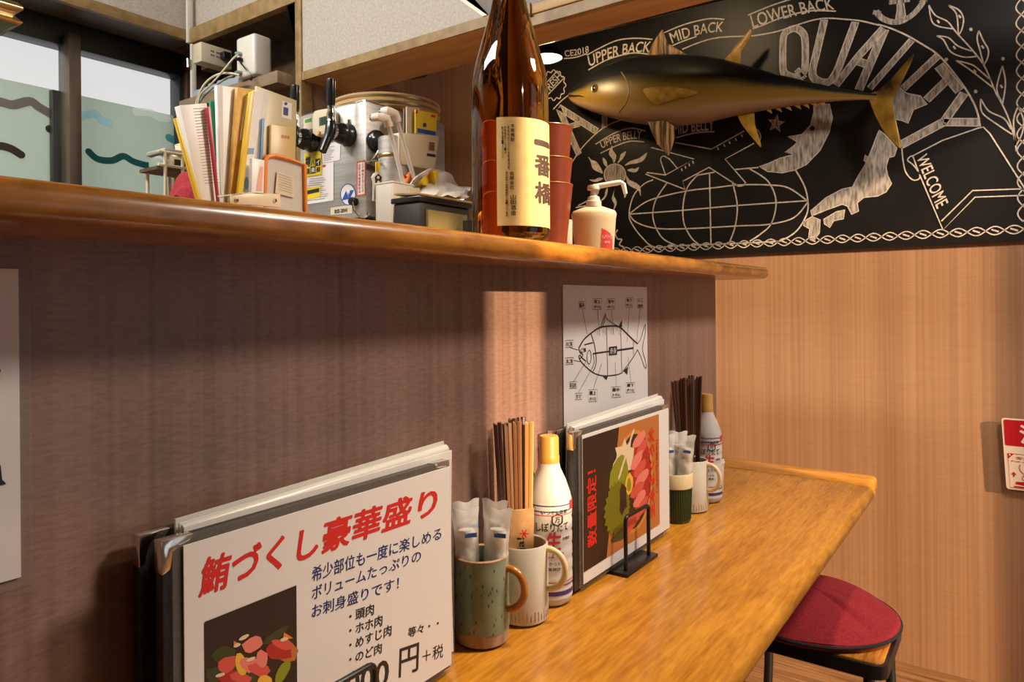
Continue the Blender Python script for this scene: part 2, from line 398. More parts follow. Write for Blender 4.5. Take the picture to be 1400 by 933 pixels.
M['film'] = bpy.data.materials.new('frosted_green_film'); M['film'].use_nodes = True
_n = M['film'].node_tree.nodes; _l = M['film'].node_tree.links
_t = _n.new('ShaderNodeBsdfTranslucent'); _t.inputs['Color'].default_value = (0.60, 0.645, 0.575, 1)
_a = _n.new('ShaderNodeAddShader'); _g = _n['Principled BSDF']; _g.inputs['Base Color'].default_value = (0.10, 0.12, 0.10, 1); _g.inputs['Roughness'].default_value = 0.3
_l.new(_t.outputs[0], _a.inputs[0]); _l.new(_g.outputs[0], _a.inputs[1]); _l.new(_a.outputs[0], _n['Material Output'].inputs['Surface'])
M['pane'] = clear('clear_window_glass', (0.6, 0.62, 0.6), 0.06, 0.03)
def tinted(name, c):
    m = bpy.data.materials.new(name); m.use_nodes = True; n = m.node_tree.nodes; l = m.node_tree.links
    t = n.new('ShaderNodeBsdfTranslucent'); t.inputs['Color'].default_value = (*c, 1)
    a = n.new('ShaderNodeAddShader'); p = n['Principled BSDF']; p.inputs['Base Color'].default_value = (*[q * 0.25 for q in c], 1); p.inputs['Roughness'].default_value = 0.25
    l.new(t.outputs[0], a.inputs[0]); l.new(p.outputs[0], a.inputs[1]); l.new(a.outputs[0], n['Material Output'].inputs['Surface']); return m
b = B(); b.span((XL + 0.3, YK + 0.02, Z_SASH), (X_WR, YK + 0.08, Z_SASH + 0.1)); b.m = 0
b.span((X_WR - 0.015, YK + 0.02, Z_SILL), (X_WR, YK + 0.08, Z_SASH)); b.span((XL + 0.3, YK + 0.02, Z_SILL - 0.02), (X_WR, YK + 0.08, Z_SILL + 0.03))
win = struct(b.build('window_1', M['window_frame_dark'], bevel=0.003))
b = B(); b.span((X_M0, YK - 0.02, Z_SILL), (X_M1, YK + 0.05, Z_SASH + 0.03)); b.build('mullion', M['window_frame'], win, bevel=0.003)
xs0 = on_y(73, 150, YK + 0.03).x
b = B(); b.span((xs0, YK + 0.035, Z_SILL), (X_M0 + 0.02, YK + 0.06, Z_FILM - 0.005)); b.build('sash_stile', M['window_frame_dark'], win, bevel=0.002)
b = B(); b.span((XL + 0.3, YK + 0.062, Z_SILL), (X_WR, YK + 0.066, Z_SASH)); b.build('pane', M['pane'], win)
film = B(); film.span((XL + 0.3, YK + 0.056, Z_SILL), (X_WR, YK + 0.060, Z_FILM)); film = film.build('privacy_film', M['film'], win)
def z1(a, b_): return (a / 3.3333, b_ / 3.3333)
for pts, w, c in (([(-60, 470), (0, 465), (60, 478), (135, 462), (180, 490), (232, 520)], 34, (0.22, 0.17, 0.17)), ([(-40, 670), (0, 665), (50, 678), (95, 705)], 30, (0.035, 0.02, 0.015)),
                  ([(345, 540), (375, 532), (430, 518), (462, 548), (498, 562)], 32, (0.55, 0.78, 0.98)), ([(622, 510), (680, 513), (720, 533), (762, 540)], 34, (0.95, 0.95, 0.99)),
                  ([(405, 692), (445, 725), (510, 732), (562, 712), (610, 737), (680, 755), (738, 745)], 28, (0.02, 0.11, 0.11)), ([(770, 628), (800, 640), (840, 640)], 34, (0.12, 0.36, 0.42)), ([(226, 588), (250, 594)], 30, (0.05, 0.03, 0.025))):
    pp = [on_y(*z1(p.x, p.y), YK + 0.053) for p in smooth_pts(pts, 5)]
    ww = w / 3.33 / FPX * 2.35
    da = (pp[0] - pp[1]).normalized(); dz = (pp[-1] - pp[-2]).normalized(); cap = [math.radians(a) for a in (85, 70, 50, 30, 12)]
    full = [pp[0] + da * (ww / 2 * math.sin(a)) for a in cap] + pp + [pp[-1] + dz * (ww / 2 * math.sin(a)) for a in reversed(cap)]
    b = B(); ribbon(b, full, [ww * math.cos(a) for a in cap] + [ww] * len(pp) + [ww * math.cos(a) for a in reversed(cap)], (0, -1, 0))
    b.build('wave_cutout', tinted('wave_tint', c), film)

# upper kitchen cabinets and the beam that carries them
X0, YC, YP = 1.20, on_x(255, 57, 1.20).y, on_x(410, 100, 1.20).y       # cabinet face, its inner corner, its post
Z_UP = on_x(255, 57, X0).z; Z_BEAM = on_x(410.4, 111.4, X0).z
t = thing('wall_cabinet', 'cream speckled upper cabinet above the kitchen window', 'cabinet', (0, YC, Z_UP))
b = B(); b.span((XL, YC, Z_UP + 0.03), (X0 + 0.02, YK - 0.001, CEIL - 0.002)); b.build('cabinet_body', M['cream_panel'], t)
b = B(); b.span((XL, YC - 0.012, Z_UP), (X0 + 0.02, YC + 0.006, Z_UP + 0.032)); b.build('bottom_trim', M['olive_trim'], t, bevel=0.002)
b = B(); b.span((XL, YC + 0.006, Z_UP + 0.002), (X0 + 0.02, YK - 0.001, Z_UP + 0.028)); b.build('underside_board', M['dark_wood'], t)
b = B(); b.span((X0 - 0.010, YC - 0.024, Z_UP - 0.01), (X0 + 0.008, YC - 0.013, CEIL - 0.003)); b.build('corner_strip', M['white_plastic'], t, bevel=0.002)
t = thing('open_wall_cupboard', 'cream fronted upper cupboard over an open niche of dark boards', 'cupboard', (X0 + 0.2, (YC + YP) / 2, EYE))
XN = X0 + 0.20
b = B(); b.span((X0 + 0.021, YP + 0.03, Z_UP + 0.035), (XN, YK - 0.002, CEIL - 0.002)); b.build('cabinet_body', M['cream_panel'], t)
b = B(); b.span((X0 - 0.004, YP + 0.012, Z_UP - 0.012), (X0 + 0.020, YC - 0.0125, Z_UP + 0.034)); b.build('bottom_trim', M['olive_trim'], t, bevel=0.002)
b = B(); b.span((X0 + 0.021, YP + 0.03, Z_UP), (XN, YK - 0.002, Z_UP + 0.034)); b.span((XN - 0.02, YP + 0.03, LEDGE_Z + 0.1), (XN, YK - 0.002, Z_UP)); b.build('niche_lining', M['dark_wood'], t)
pz0 = LEDGE_Z + 0.06
b = B(); b.span((X0 - 0.006, YP - 0.012, pz0), (X0 + 0.03, YP + 0.012, CEIL - 0.002)); b.build('corner_post', M['olive_trim'], t, bevel=0.002)
b = B(); b.span((X0 + 0.031, YP - 0.006, pz0), (XN, YP + 0.02, Z_UP)); b.build('side_panel', M['shelf_wood'], t)
hz = on_x(258, 62, X0).z
b = B(); b.span((X0 - 0.004, YC - 0.034, LEDGE_Z + 0.3), (X0 + 0.012, YC - 0.024, hz)); b.build('door_rail', M['white_plastic'], t, bevel=0.002)
b = B(); b.tube([(X0 - 0.012, YC - 0.029, hz - 0.05), (X0 - 0.012, YC - 0.029, hz - 0.075)], 0.008, 10); b.build('hinge', M['chrome'], t)
# shelf board that juts out of the niche
sx0 = on_y(378, 96, YP + 0.025).x; sz = on_y(378, 96, YP + 0.025).z; ys0 = YP + 0.022
SHELF_Z = sz
t = thing('niche_shelf', 'grey brown wooden shelf board jutting from the niche under the white box', 'shelf', (X0 + 0.1, YP + 0.2, sz))
b = B(); b.span((sx0, ys0, sz - 0.032), (XN - 0.021, YC - 0.05, sz)); b.build('shelf_board', M['shelf_wood'], t, bevel=0.002)

# long beam and cream fascia coming towards the dining side
yb1 = YP - 0.0125; yb0 = 0.22
zb_t = on_x(410.4, 100.5, X0).z
t = thing('ceiling_beam', 'orange brown wooden beam running below the cream fascia', 'beam', (X0, yb0, Z_BEAM))
b = B(); b.span((X0 + 0.001, yb0, Z_BEAM), (X0 + 0.16, yb1, zb_t)); b.build('beam_body', M['beam'], t, bevel=0.002)
b = B(); b.span((X0 - 0.004, 0.80, Z_BEAM - 0.0005), (X0 + 0.0005, yb1, zb_t + 0.001)); b.build('edge_band', M['olive_trim'], t)
t = thing('fascia_panel', 'large cream speckled panel standing on the wooden beam', 'panel', (X0, 1.2, zb_t))
yd0 = on_x(666, 24, X0).y; yd1 = on_x(634, 0, X0).y; zd1 = on_x(634, 0, X0).z; s_ = (zd1 - zb_t) / (yd1 - yd0)
yt = yd0 + (CEIL - 0.003 - zb_t) / s_
b = B(); b.prism([(X0, yb1, zb_t + 0.001), (X0, yb1, CEIL - 0.003), (X0, yt, CEIL - 0.003), (X0, yd0, zb_t + 0.001)], (0.02, 0, 0)); b.build('panel_sheet', M['cream_panel'], t)
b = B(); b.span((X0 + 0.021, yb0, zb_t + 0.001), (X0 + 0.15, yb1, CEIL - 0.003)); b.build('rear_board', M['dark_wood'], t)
b = B(); ribs = [on_x(640, 0, X0)]; b.prism([(X0 - 0.006, yd0 - 0.004, zb_t + 0.001), (X0 - 0.006, yd0 + 0.008, zb_t + 0.001), (X0 - 0.006, yt + 0.006, CEIL - 0.003), (X0 - 0.006, yt - 0.006, CEIL - 0.003)], (0.0055, 0, 0)); b.build('edge_trim', M['white_plastic'], t)
zz = on_x(780, 12, X0).z
b = B(); b.span((X0 + 0.005, yb0, zz - 0.01), (X0 + 0.0205, yd0 - 0.02, zz + 0.012)); b.build('ledge_strip', M['olive_trim'], t)
# black pipe under the ceiling, behind the beam
t = thing('ceiling_pipe', 'black pipe running under the ceiling between beam and chalkboard', 'pipe', (2.1, 0.7, EYE + 0.93))
b = B(); b.tube([(2.1, -0.9, EYE + 0.925), (2.1, 1.97, EYE + 0.955)], 0.040, 20); b.build('pipe_run', M['black_plastic'], t)
b = B(); b.tube([(2.1, 1.93, EYE + 0.953), (2.1, 1.985, EYE + 0.955)], 0.050, 20); b.build('end_collar', M['black_plastic'], t)
for yy in (0.2, 1.3):
    b = B(); b.span((2.09, yy, EYE + 0.96), (2.11, yy + 0.03, CEIL - 0.001)); b.build('hanger', M['black_metal'], t)
# lintel over the chalkboard
b = B(); b.span((XB - 0.06, YF, EYE + 1.16), (XB - 0.001, 1.75, CEIL - 0.001)); struct(b.build('trim_1', M['black_metal']))

# ================================================================== UPPER LEDGE AND LOWER COUNTER
def arc(cx, cy, r, a0, a1, n=8): return [(cx + r * math.cos(a0 + (a1 - a0) * i / n), cy + r * math.sin(a0 + (a1 - a0) * i / n)) for i in range(n + 1)]
XLE = 1.815
b = B(); b.prism([(x, y, LEDGE_B) for x, y in [(XL + 0.002, LEDGE_Y)] + arc(XLE - 0.045, LEDGE_Y + 0.045, 0.045, -PI / 2, 0) + [(XLE, 0.98), (XL + 0.002, 0.98)]], (0, 0, LEDGE_Z - LEDGE_B))
tag(b.build('bar_ledge', M['ledge'], bevel=0.0128, seg=5), 'long varnished upper ledge with a rounded front, on top of the brown partition', 'bar ledge')
XC, YCF = 1.925, 0.276
t = thing('bar_counter', 'long varnished orange wood counter below the brown partition', 'counter', (0.6, 0.45, TOP - 0.03))
b = B(); b.prism([(XL + 0.002, YCF, TOP - 0.032), (XC - 0.115, YCF, TOP - 0.032), (XC - 0.115, YW + 0.098, TOP - 0.032), (1.708, YW + 0.098, TOP - 0.032), (1.708, YW - 0.001, TOP - 0.032), (XL + 0.002, YW - 0.001, TOP - 0.032)], (0, 0, 0.032)); b.build('counter_top', M['counter'], t, bevel=0.004, seg=3)
b = B(); b.prism([(x, y, TOP - 0.032) for x, y in [(XC - 0.1148, YCF)] + arc(XC - 0.02, YCF + 0.02, 0.02, -PI / 2, 0) + [(XC, 0.80), (XC - 0.1148, 0.80)]], (0, 0, 0.032)); b.build('end_board', M['counter_end'], t, bevel=0.009, seg=4)
b = B(); b.tube([(XL + 0.01, YCF + 0.004, TOP - 0.0165), (XC - 0.118, YCF + 0.004, TOP - 0.0165)], 0.0155, 14); b.build('front_nosing', M['counter'], t)
for xx in (-0.6, 0.5, 1.5):
    b = B(); b.prism([(xx, YW - 0.001, TOP - 0.0325), (xx, YCF + 0.06, TOP - 0.0325), (xx, YCF + 0.06, TOP - 0.06), (xx, YW - 0.001, TOP - 0.22)], (0.03, 0, 0)); b.build('support_bracket', M['black_metal'], t)
# raised rear shelf behind the ledge (kitchen side)
RZ = EYE + 0.138
t = thing('kitchen_worktop', 'dark wooden kitchen worktop behind the ledge carrying folders and taps', 'worktop', (0.3, 1.2, 0))
b = B(); b.span((XL + 0.002, 1.00, RZ - 0.03), (1.55, 1.45, RZ)); b.build('top_board', M['shelf_wood'], t, bevel=0.003)
b = B(); b.span((XL + 0.002, 1.02, 0), (1.53, 1.44, RZ - 0.0305)); b.build('cabinet_body', M['steel'], t)
# black chopping/food shelf seen just behind the bottle
# ================================================================== CHALKBOARD ON THE END WALL
XBF = XB - 0.010
b = B(); b.span((XBF, YF + 0.3, EYE + 0.164), (XB - 0.001, 1.72, EYE + 1.158))
board = thing('chalkboard', 'big black chalkboard with white chalk drawings on the end wall', 'chalkboard', (XB, 0.5, EYE + 0.164))
bp = b.build('board_panel', M['board'], board)
b = B(); ys_ = on_x(1063, 100, XBF).y; b.span((XBF - 0.0006, ys_ - 0.001, EYE + 0.70), (XBF - 0.0001, ys_ + 0.001, EYE + 1.157)); zs_ = on_x(1340, 132, XBF).z
b.span((XBF - 0.0006, YF + 0.31, zs_ - 0.001), (XBF - 0.0001, 1.7, zs_ + 0.001)); b.build('panel_seam', M['print_black'], board)
def bd(u, v, off=0.0012): return on_x(u, v, XBF - off)
def zoomer(u0, v0, s): return lambda p: [(u0 + a / s, v0 + c / s) for a, c in p]
Z3 = zoomer(700, 0, 2.665); Z4 = zoomer(1050, 0, 2.666); Z7 = zoomer(750, 140, 4.445); Z8 = zoomer(930, 140, 4.445)
Z4b = zoomer(700, 0, 6.22); Z5b = zoomer(880, 0, 6.22); Z6b = zoomer(1040, 0, 6.22); Z9 = zoomer(1200, 0, 6.22); Z10 = zoomer(1180, 140, 4.441)
def strip(b, pts, w, off=0.0012, closed=False, sm=0):
    """chalk stroke whose course and width are measured on the board"""
    if sm: pts = [(p.x, p.y) for p in smooth_pts(pts, sm, closed)]
    ribbon(b, [bd(u, v, off) for u, v in pts], w, (-1, 0, 0), closed); return b
def area(b, pts, off=0.0010): b.poly([bd(u, v, off) for u, v in pts]); return b
def chalk(name, fill, line): # helper: a drawing of a rubbed area part and a line part
    o = fill.build(name, M['chalk_fill'], board) if fill is not None and fill.f else None
    if line is not None and line.f: line.build(name + '_outline' if o else name, M['chalk'], o or board)
LW = 0.0048
# --- big letters
f, l = B(), B()
def fat(pts, w, closed=False, sm=0):
    if sm: pts = [(p.x, p.y) for p in smooth_pts(pts, sm, closed)]
    strip(f, pts, w, 0.0009, closed)
    P = [V((p[0], p[1], 0)) for p in pts]; n = len(P)
    W = [bd(*p, 0.0013) for p in pts]; lo = []; hi = []
    for i in range(n):
        a = W[(i - 1) % n] if closed or i else W[i]; c = W[(i + 1) % n] if closed or i < n - 1 else W[i]
        q = V((-1, 0, 0)).cross((c - a).normalized()).normalized() * (w / 2); lo.append(W[i] - q); hi.append(W[i] + q)
    if closed: ribbon(l, lo, LW * 0.7, (-1, 0, 0), True); ribbon(l, hi, LW * 0.7, (-1, 0, 0), True)
    else: ribbon(l, lo + hi[::-1], LW * 0.7, (-1, 0, 0), True)
fat(Z6b([(192, 330), (225, 268), (293, 242), (352, 275), (377, 345), (377, 560), (355, 628), (290, 655), (215, 630), (190, 580)]), 0.020, True, 4)
fat(Z6b([(305, 590), (372, 668)]), 0.016)
fat(Z6b([(540, 172), (470, 470), (440, 600), (455, 665), (520, 700), (590, 690), (650, 600), (690, 500), (805, 190)]), 0.022, False, 4)
fat(Z6b([(640, 725), (830, 480), (1045, 240)]), 0.022); fat(Z6b([(1055, 250), (835, 765)]), 0.024); fat(Z6b([(825, 520), (905, 548)]), 0.022)
fat([(1246.6, 54.7), (1189, 121)], 0.018); fat([(1282.5, 76), (1235, 121)], 0.020)
fat(Z9([(520, 558), (698, 772)]), 0.024); fat(Z9([(598, 672), (415, 850)]), 0.022)
fat(Z4([(485, 528), (640, 445)]), 0.024); fat(Z4([(640, 445), (715, 340)]), 0.022); fat(Z4([(640, 445), (770, 446)]), 0.022)
fat(Z7([(62, 30), (295, 178)]), 0.024); fat(Z7([(62, 35), (185, 318)]), 0.024); fat(Z7([(112, 150), (190, 130)]), 0.020); fat(Z7([(340, 80), (340, 152)]), 0.022)
chalk('quality_lettering', f, l)
# --- arcs
l = B()
strip(l, Z3([(620, 180), (690, 152), (760, 136), (870, 131)]) + Z6b([(0, 295), (150, 265), (300, 215), (450, 170), (570, 155), (700, 163), (850, 177), (1000, 213)]) + Z9([(0, 208), (100, 237), (250, 302), (400, 390), (500, 455), (600, 560), (750, 760), (840, 930)]) + [(1340, 173)], LW, sm=3)
strip(l, Z7([(135, 378), (200, 280), (300, 180), (380, 130), (455, 103)]), LW, sm=4); strip(l, Z4b([(350, 930), (440, 840), (570, 750)]), LW, sm=4)
strip(l, Z7([(165, 640), (230, 628), (275, 640)]), LW); strip(l, Z7([(180, 628), (235, 600), (262, 595)]), LW)
strip(l, Z7([(420, 775), (405, 800), (420, 830), (445, 835), (430, 865), (455, 880), (465, 905)]), LW * 1.2, sm=4)
l.build('chalk_arc', M['chalk'], board)
# --- banners with words
def banner(word, tl, tr, br, bl, bow, lines, bold=0.012):
    l = B(); fn = lambda u, v: bd(u, v, 0.0014)
    quad_text(l, word, tl, tr, br, bl, fn, bold, bow)
    for p in lines: strip(l, p, LW, sm=4)
    l.build('chalk_lettering', M['chalk'], board)
def q4(Z, *p): return Z(p)
banner('UPPER BACK', *q4(Z4b, (640, 478), (1190, 352), (1165, 445), (658, 570)), 5.5, [Z4b([(635, 470), (760, 402), (900, 342), (1050, 325), (1195, 335)]), Z4b([(648, 596), (800, 512), (950, 465), (1050, 450), (1155, 460)])])
banner('CE2018', *q4(Z4b, (443, 430), (650, 388), (655, 445), (450, 482)), -1, [Z4b([(440, 498), (540, 488), (640, 455)])])
banner('MID BACK', *q4(Z5b, (212, 282), (685, 182), (668, 272), (245, 372)), 3.5, [Z5b([(175, 278), (350, 207), (550, 160), (685, 165)]), Z5b([(240, 390), (330, 352), (450, 310)])])
banner('LOWER BACK', (1025, 21), (1137, -3), (1141, 13), (1029.5, 39), 3.5, [Z5b([(885, 130), (1100, 42), (1300, -20)]), Z6b([(-70, 245), (0, 222), (150, 160), (300, 115), (450, 90), (640, 95)])])
banner('UPPER BELLY', *q4(Z7, (310, 240), (568, 170), (562, 222), (325, 282)), 4, [Z7([(285, 255), (400, 187), (500, 157), (590, 175)]), Z7([(315, 310), (420, 260), (500, 236), (580, 241)])])
banner('MID BELLY', *q4(Z3, (585, 452), (736, 436), (736, 474), (590, 492)), 1, [Z3([(598, 502), (670, 484), (737, 480)])])
banner('WELCOME', *q4(Z10, (388, 308), (520, 608), (447, 650), (320, 337)), 0, [])
# --- fresh badge
l = B(); cx_, cy_ = 757, 116.5; pts = []
for k in range(96):
    a = 2 * PI * k / 96; r = 15.5 + 1.3 * math.cos(12 * a); pts.append((cx_ + r * math.cos(a), cy_ + 1.25 * r * math.sin(a)))
strip(l, pts, LW * 0.9, closed=True); quad_text(l, 'FRESH', *Z4b([(268, 748), (385, 612), (432, 655), (300, 800)]), lambda u, v: bd(u, v, 0.0014), 0.012)
strip(l, Z4b([(300, 812), (440, 665)]), LW); strip(l, Z4b([(262, 740), (385, 602)]), LW); l.build('fresh_badge', M['chalk'], board)
# --- sun
f, l = B(), B(); c_ = [(403 + 65 * math.cos(2 * PI * k / 40), 440 + 65 * math.sin(2 * PI * k / 40)) for k in range(40)]
area(f, Z7(c_)); strip(l, Z7(c_), LW, closed=True); chalk('chalk_sun', f, l)
f = B()
for p in ([(240, 330), (262, 350), (292, 362), (318, 400), (330, 432), (300, 422), (268, 402), (255, 360)], [(330, 335), (352, 358), (356, 392), (338, 380), (330, 355)], [(385, 262), (390, 290), (412, 325), (398, 370), (385, 340), (366, 312)], [(470, 298), (462, 325), (445, 350), (418, 372), (432, 340), (440, 315)],
          [(600, 305), (580, 350), (540, 370), (500, 375), (462, 385), (495, 358), (545, 342), (570, 325)], [(550, 393), (535, 422), (505, 424), (478, 412), (505, 402), (525, 405)], [(472, 442), (490, 470), (530, 490), (556, 515), (560, 572), (545, 535), (505, 515), (478, 490)], [(248, 470), (280, 470), (305, 458), (332, 462), (310, 478), (275, 484)],
          [(358, 518), (356, 560), (335, 592), (318, 595), (340, 570), (345, 540)], [(402, 530), (396, 565), (415, 605), (405, 640), (393, 658), (400, 620), (384, 585)], [(445, 505), (460, 525), (474, 560), (460, 582), (458, 555)], [(300, 528), (306, 548), (288, 572), (290, 548)]):
    area(f, Z7([(q.x, q.y) for q in smooth_pts(p, 3, True)]))
f.build('sun_ray', M['chalk'], board)
# --- globe and airplane
l = B()
for p in ([(893, 246), (880, 252), (866, 268), (860, 293), (865, 308), (878, 325), (895, 338), (930, 336), (1050, 331), (1070, 328), (1090, 315), (1103, 293), (1104.5, 275), (1100, 255), (1088, 233)], [(952, 240), (977, 235.5)], [(1004, 232), (1037, 229)],
          [(860, 293), (880, 278), (900, 270), (940, 261), (975, 257), (1010, 253), (1050, 253), (1078, 257), (1104, 275)], [(860, 293), (930, 288), (1010, 281), (1104, 274.5)], [(860, 293), (870, 304), (895, 312), (935, 313), (1010, 309), (1050, 307), (1085, 298), (1104, 277)],
          [(912, 250), (896, 275), (893, 300), (905, 325), (925, 336)], [(955, 238), (940, 256), (934, 280), (935, 305), (945, 325), (955, 334)], [(970, 236), (971, 285), (972, 333)], [(1001, 248), (1008, 280), (1005, 310), (997, 332)], [(1025, 231), (1050, 248), (1061, 275), (1055, 305), (1040, 320), (1025, 330)]):
    strip(l, p, LW, sm=5)
l.build('chalk_globe', M['chalk'], board)
l = B()
for p in ([(923, 195), (972.7, 204), (1017.7, 179)], [(1031, 196), (991.2, 217.6), (1019.5, 250), (1016, 254), (1009.9, 255), (969.4, 228.9), (933.4, 248), (936.7, 259.2), (882.7, 238.2), (885, 236), (909.7, 239.5), (949, 217.6), (889.5, 201.5), (905, 195)],
          [(909.7, 239), (903, 219), (904, 215), (907.5, 213), (915.4, 217.6), (926.6, 231)]): strip(l, p, LW * 0.9)
strip(l, [(1031, 176), (1036, 178), (1040, 186), (1038, 194)], LW * 0.9, sm=4)
for a, c in Z8([(230, 282), (268, 262), (300, 245), (338, 225), (375, 203)]) + Z7([(810, 410), (832, 395), (855, 380), (878, 365)]): strip(l, [(a - 0.6, c - 1.8), (a + 0.6, c + 1.8)], LW)
l.build('chalk_airplane', M['chalk'], board)
# --- star, moon, island map, anchor
f, l = B(), B(); st = [(1061 + (11.5 if k % 2 == 0 else 4.3) * math.sin(PI * k / 5 + 0.15), 169 - (12.5 if k % 2 == 0 else 4.8) * math.cos(PI * k / 5 + 0.15)) for k in range(10)]
area(f, st); strip(l, st, LW * 0.9, closed=True); chalk('chalk_star', f, l)
f, l = B(), B()
mo = [(1112, 142.5), (1134, 142.5), (1138, 161), (1134, 180), (1121, 206), (1102.5, 225), (1087, 232.5), (1069.5, 236.5), (1049, 234.5), (1038, 227.7), (1052, 223), (1066, 216.5), (1085, 211.5), (1073, 208.6), (1085, 199.6), (1090, 194), (1077, 187), (1096.5, 184), (1108, 171.5), (1113, 153.5)]
area(f, mo); strip(l, mo, LW * 0.7, closed=True); chalk('chalk_moon', f, l)
b = B(); b.poly([bd(1110.6 + 3.2 * math.cos(2 * PI * k / 16), 175.5 + 3.4 * math.sin(2 * PI * k / 16), 0.0016) for k in range(16)]); b.build('moon_eye', M['board'], board)
isl = ([(470, 310), (505, 340), (555, 350), (580, 380), (530, 400), (510, 450), (490, 440), (455, 432), (450, 380), (455, 330)],
       [(405, 475), (425, 490), (470, 540), (460, 570), (440, 575), (430, 610), (436, 640), (450, 670), (430, 700), (400, 715), (350, 720), (325, 740), (330, 770), (305, 782), (290, 752), (270, 745), (215, 765), (160, 787), (155, 770), (210, 722), (270, 690), (308, 682), (330, 640), (355, 600), (380, 540), (395, 500)],
       [(203, 800), (250, 772), (280, 765), (275, 798), (240, 805), (225, 830), (205, 816)], [(130, 808), (160, 790), (190, 802), (187, 850), (168, 876), (148, 868), (152, 835), (130, 822)], [(355, 565), (365, 575), (360, 595), (350, 585)])
f, l = B(), B()
for p in isl: area(f, Z4(p)); strip(l, Z4(p), LW * 0.7, closed=True)
chalk('island_map', f, l)
f, l = B(), B()
sh = Z9([(165, -20), (215, -20), (228, 80), (245, 165), (150, 165), (165, 90)]); area(f, sh); strip(l, sh, LW * 0.6, closed=True)
strip(f, Z9([(95, 22), (275, -4)]), 0.014); strip(f, Z9([(-15, 95), (25, 145), (100, 182), (190, 185), (290, 130), (360, 55), (395, -5)]), 0.017, sm=4)
area(f, Z9([(-45, 125), (-35, 85), (35, 98), (5, 112)])); area(f, Z9([(345, 15), (395, -20), (425, 15), (400, 8)])); chalk('chalk_anchor', f, l)
# --- branch, ribbon scroll, border braid
l = B()
strip(l, Z9([(640, 240), (690, 300), (800, 420), (900, 550), (960, 680), (1000, 780), (1060, 890)]) + Z4([(880, 440), (900, 510), (905, 552)]), LW * 0.8, sm=3)
lv = [([(435, 45), (460, 180), (520, 225), (640, 245)], [(435, 45), (490, 130), (590, 180), (640, 240)]), ([(600, 45), (670, 120), (685, 290)], [(600, 45), (690, 85), (730, 160), (715, 250), (690, 295)]), ([(500, 305), (560, 340), (620, 440), (730, 485), (840, 480)], [(500, 305), (600, 320), (680, 390), (800, 435)]),
      ([(860, 260), (845, 330), (870, 430), (900, 550)], [(860, 260), (900, 350), (940, 420), (935, 490), (905, 550)]), ([(665, 515), (780, 590), (980, 745)], [(665, 515), (800, 550), (880, 610), (965, 685)]), ([(1060, 560), (1020, 700), (1015, 780), (1050, 860)], [(1060, 560), (1085, 680), (1080, 780), (1060, 890)])]
for a, c in lv: strip(l, Z9(a), LW * 0.8, sm=4); strip(l, Z9(c), LW * 0.8, sm=4)
for a, c in (([(775, 360), (780, 410), (830, 450), (890, 490)], [(775, 360), (805, 405), (860, 432), (887, 472)]), ([(912, 388), (895, 440), (903, 530)], [(912, 388), (932, 440), (925, 490), (905, 530)])): strip(l, Z4(a), LW * 0.8, sm=4); strip(l, Z4(c), LW * 0.8, sm=4)
for a, c in Z9([(515, 183), (697, 140), (652, 405), (893, 400), (826, 605), (1052, 735)]): strip(l, [(a - 1.5, c - 2), (a + 1.5, c + 2)], LW)
for a, c in Z9([(793, 250), (583, 505), (1065, 500), (833, 778)]):
    for k in range(3): strip(l, [(a - 2.5 * math.cos(k * PI / 3), c - 2.5 * math.sin(k * PI / 3)), (a + 2.5 * math.cos(k * PI / 3), c + 2.5 * math.sin(k * PI / 3))], LW * 0.6)
l.build('chalk_branch', M['chalk'], board)
l = B()
strip(l, Z10([(235, 280), (245, 370), (262, 430), (300, 470), (335, 468), (345, 445), (325, 405), (295, 372), (270, 352), (285, 330), (302, 326)]), LW * 0.8, sm=4)
strip(l, Z10([(302, 326), (335, 420), (485, 775), (680, 576), (980, 565)]), LW * 0.8); strip(l, Z10([(300, 326), (480, 232), (700, 156), (730, 150), (770, 190), (980, 520)]), LW * 0.8); strip(l, Z10([(475, 722), (665, 536), (980, 525)]), LW * 0.8)
l.build('chalk_scroll', M['chalk'], board)
l = B(); zc_ = EYE + 0.164 + 0.034
for s_ in (1, -1):
    pts = [V((XBF - 0.0012, 1.45 - 0.008 * k, zc_ + s_ * 0.0125 * math.sin(PI * 0.008 * k / 0.046))) for k in range(250)]
    ribbon(l, pts, LW * 0.75, (-1, 0, 0))
    pts = [V((XBF - 0.0012, -0.02 + s_ * 0.0125 * math.sin(PI * 0.008 * k / 0.046), EYE + 0.22 + 0.008 * k)) for k in range(110)]
    ribbon(l, pts, LW * 0.75, (-1, 0, 0))
for k in range(42):
    y_ = 1.45 - 0.046 * (k + 0.5); ribbon(l, [(XBF - 0.0012, y_ + 0.009, zc_ + 0.004), (XBF - 0.0012, y_ - 0.009, zc_ - 0.004)], 0.005, (-1, 0, 0))
l.build('border_braid', M['chalk'], board)

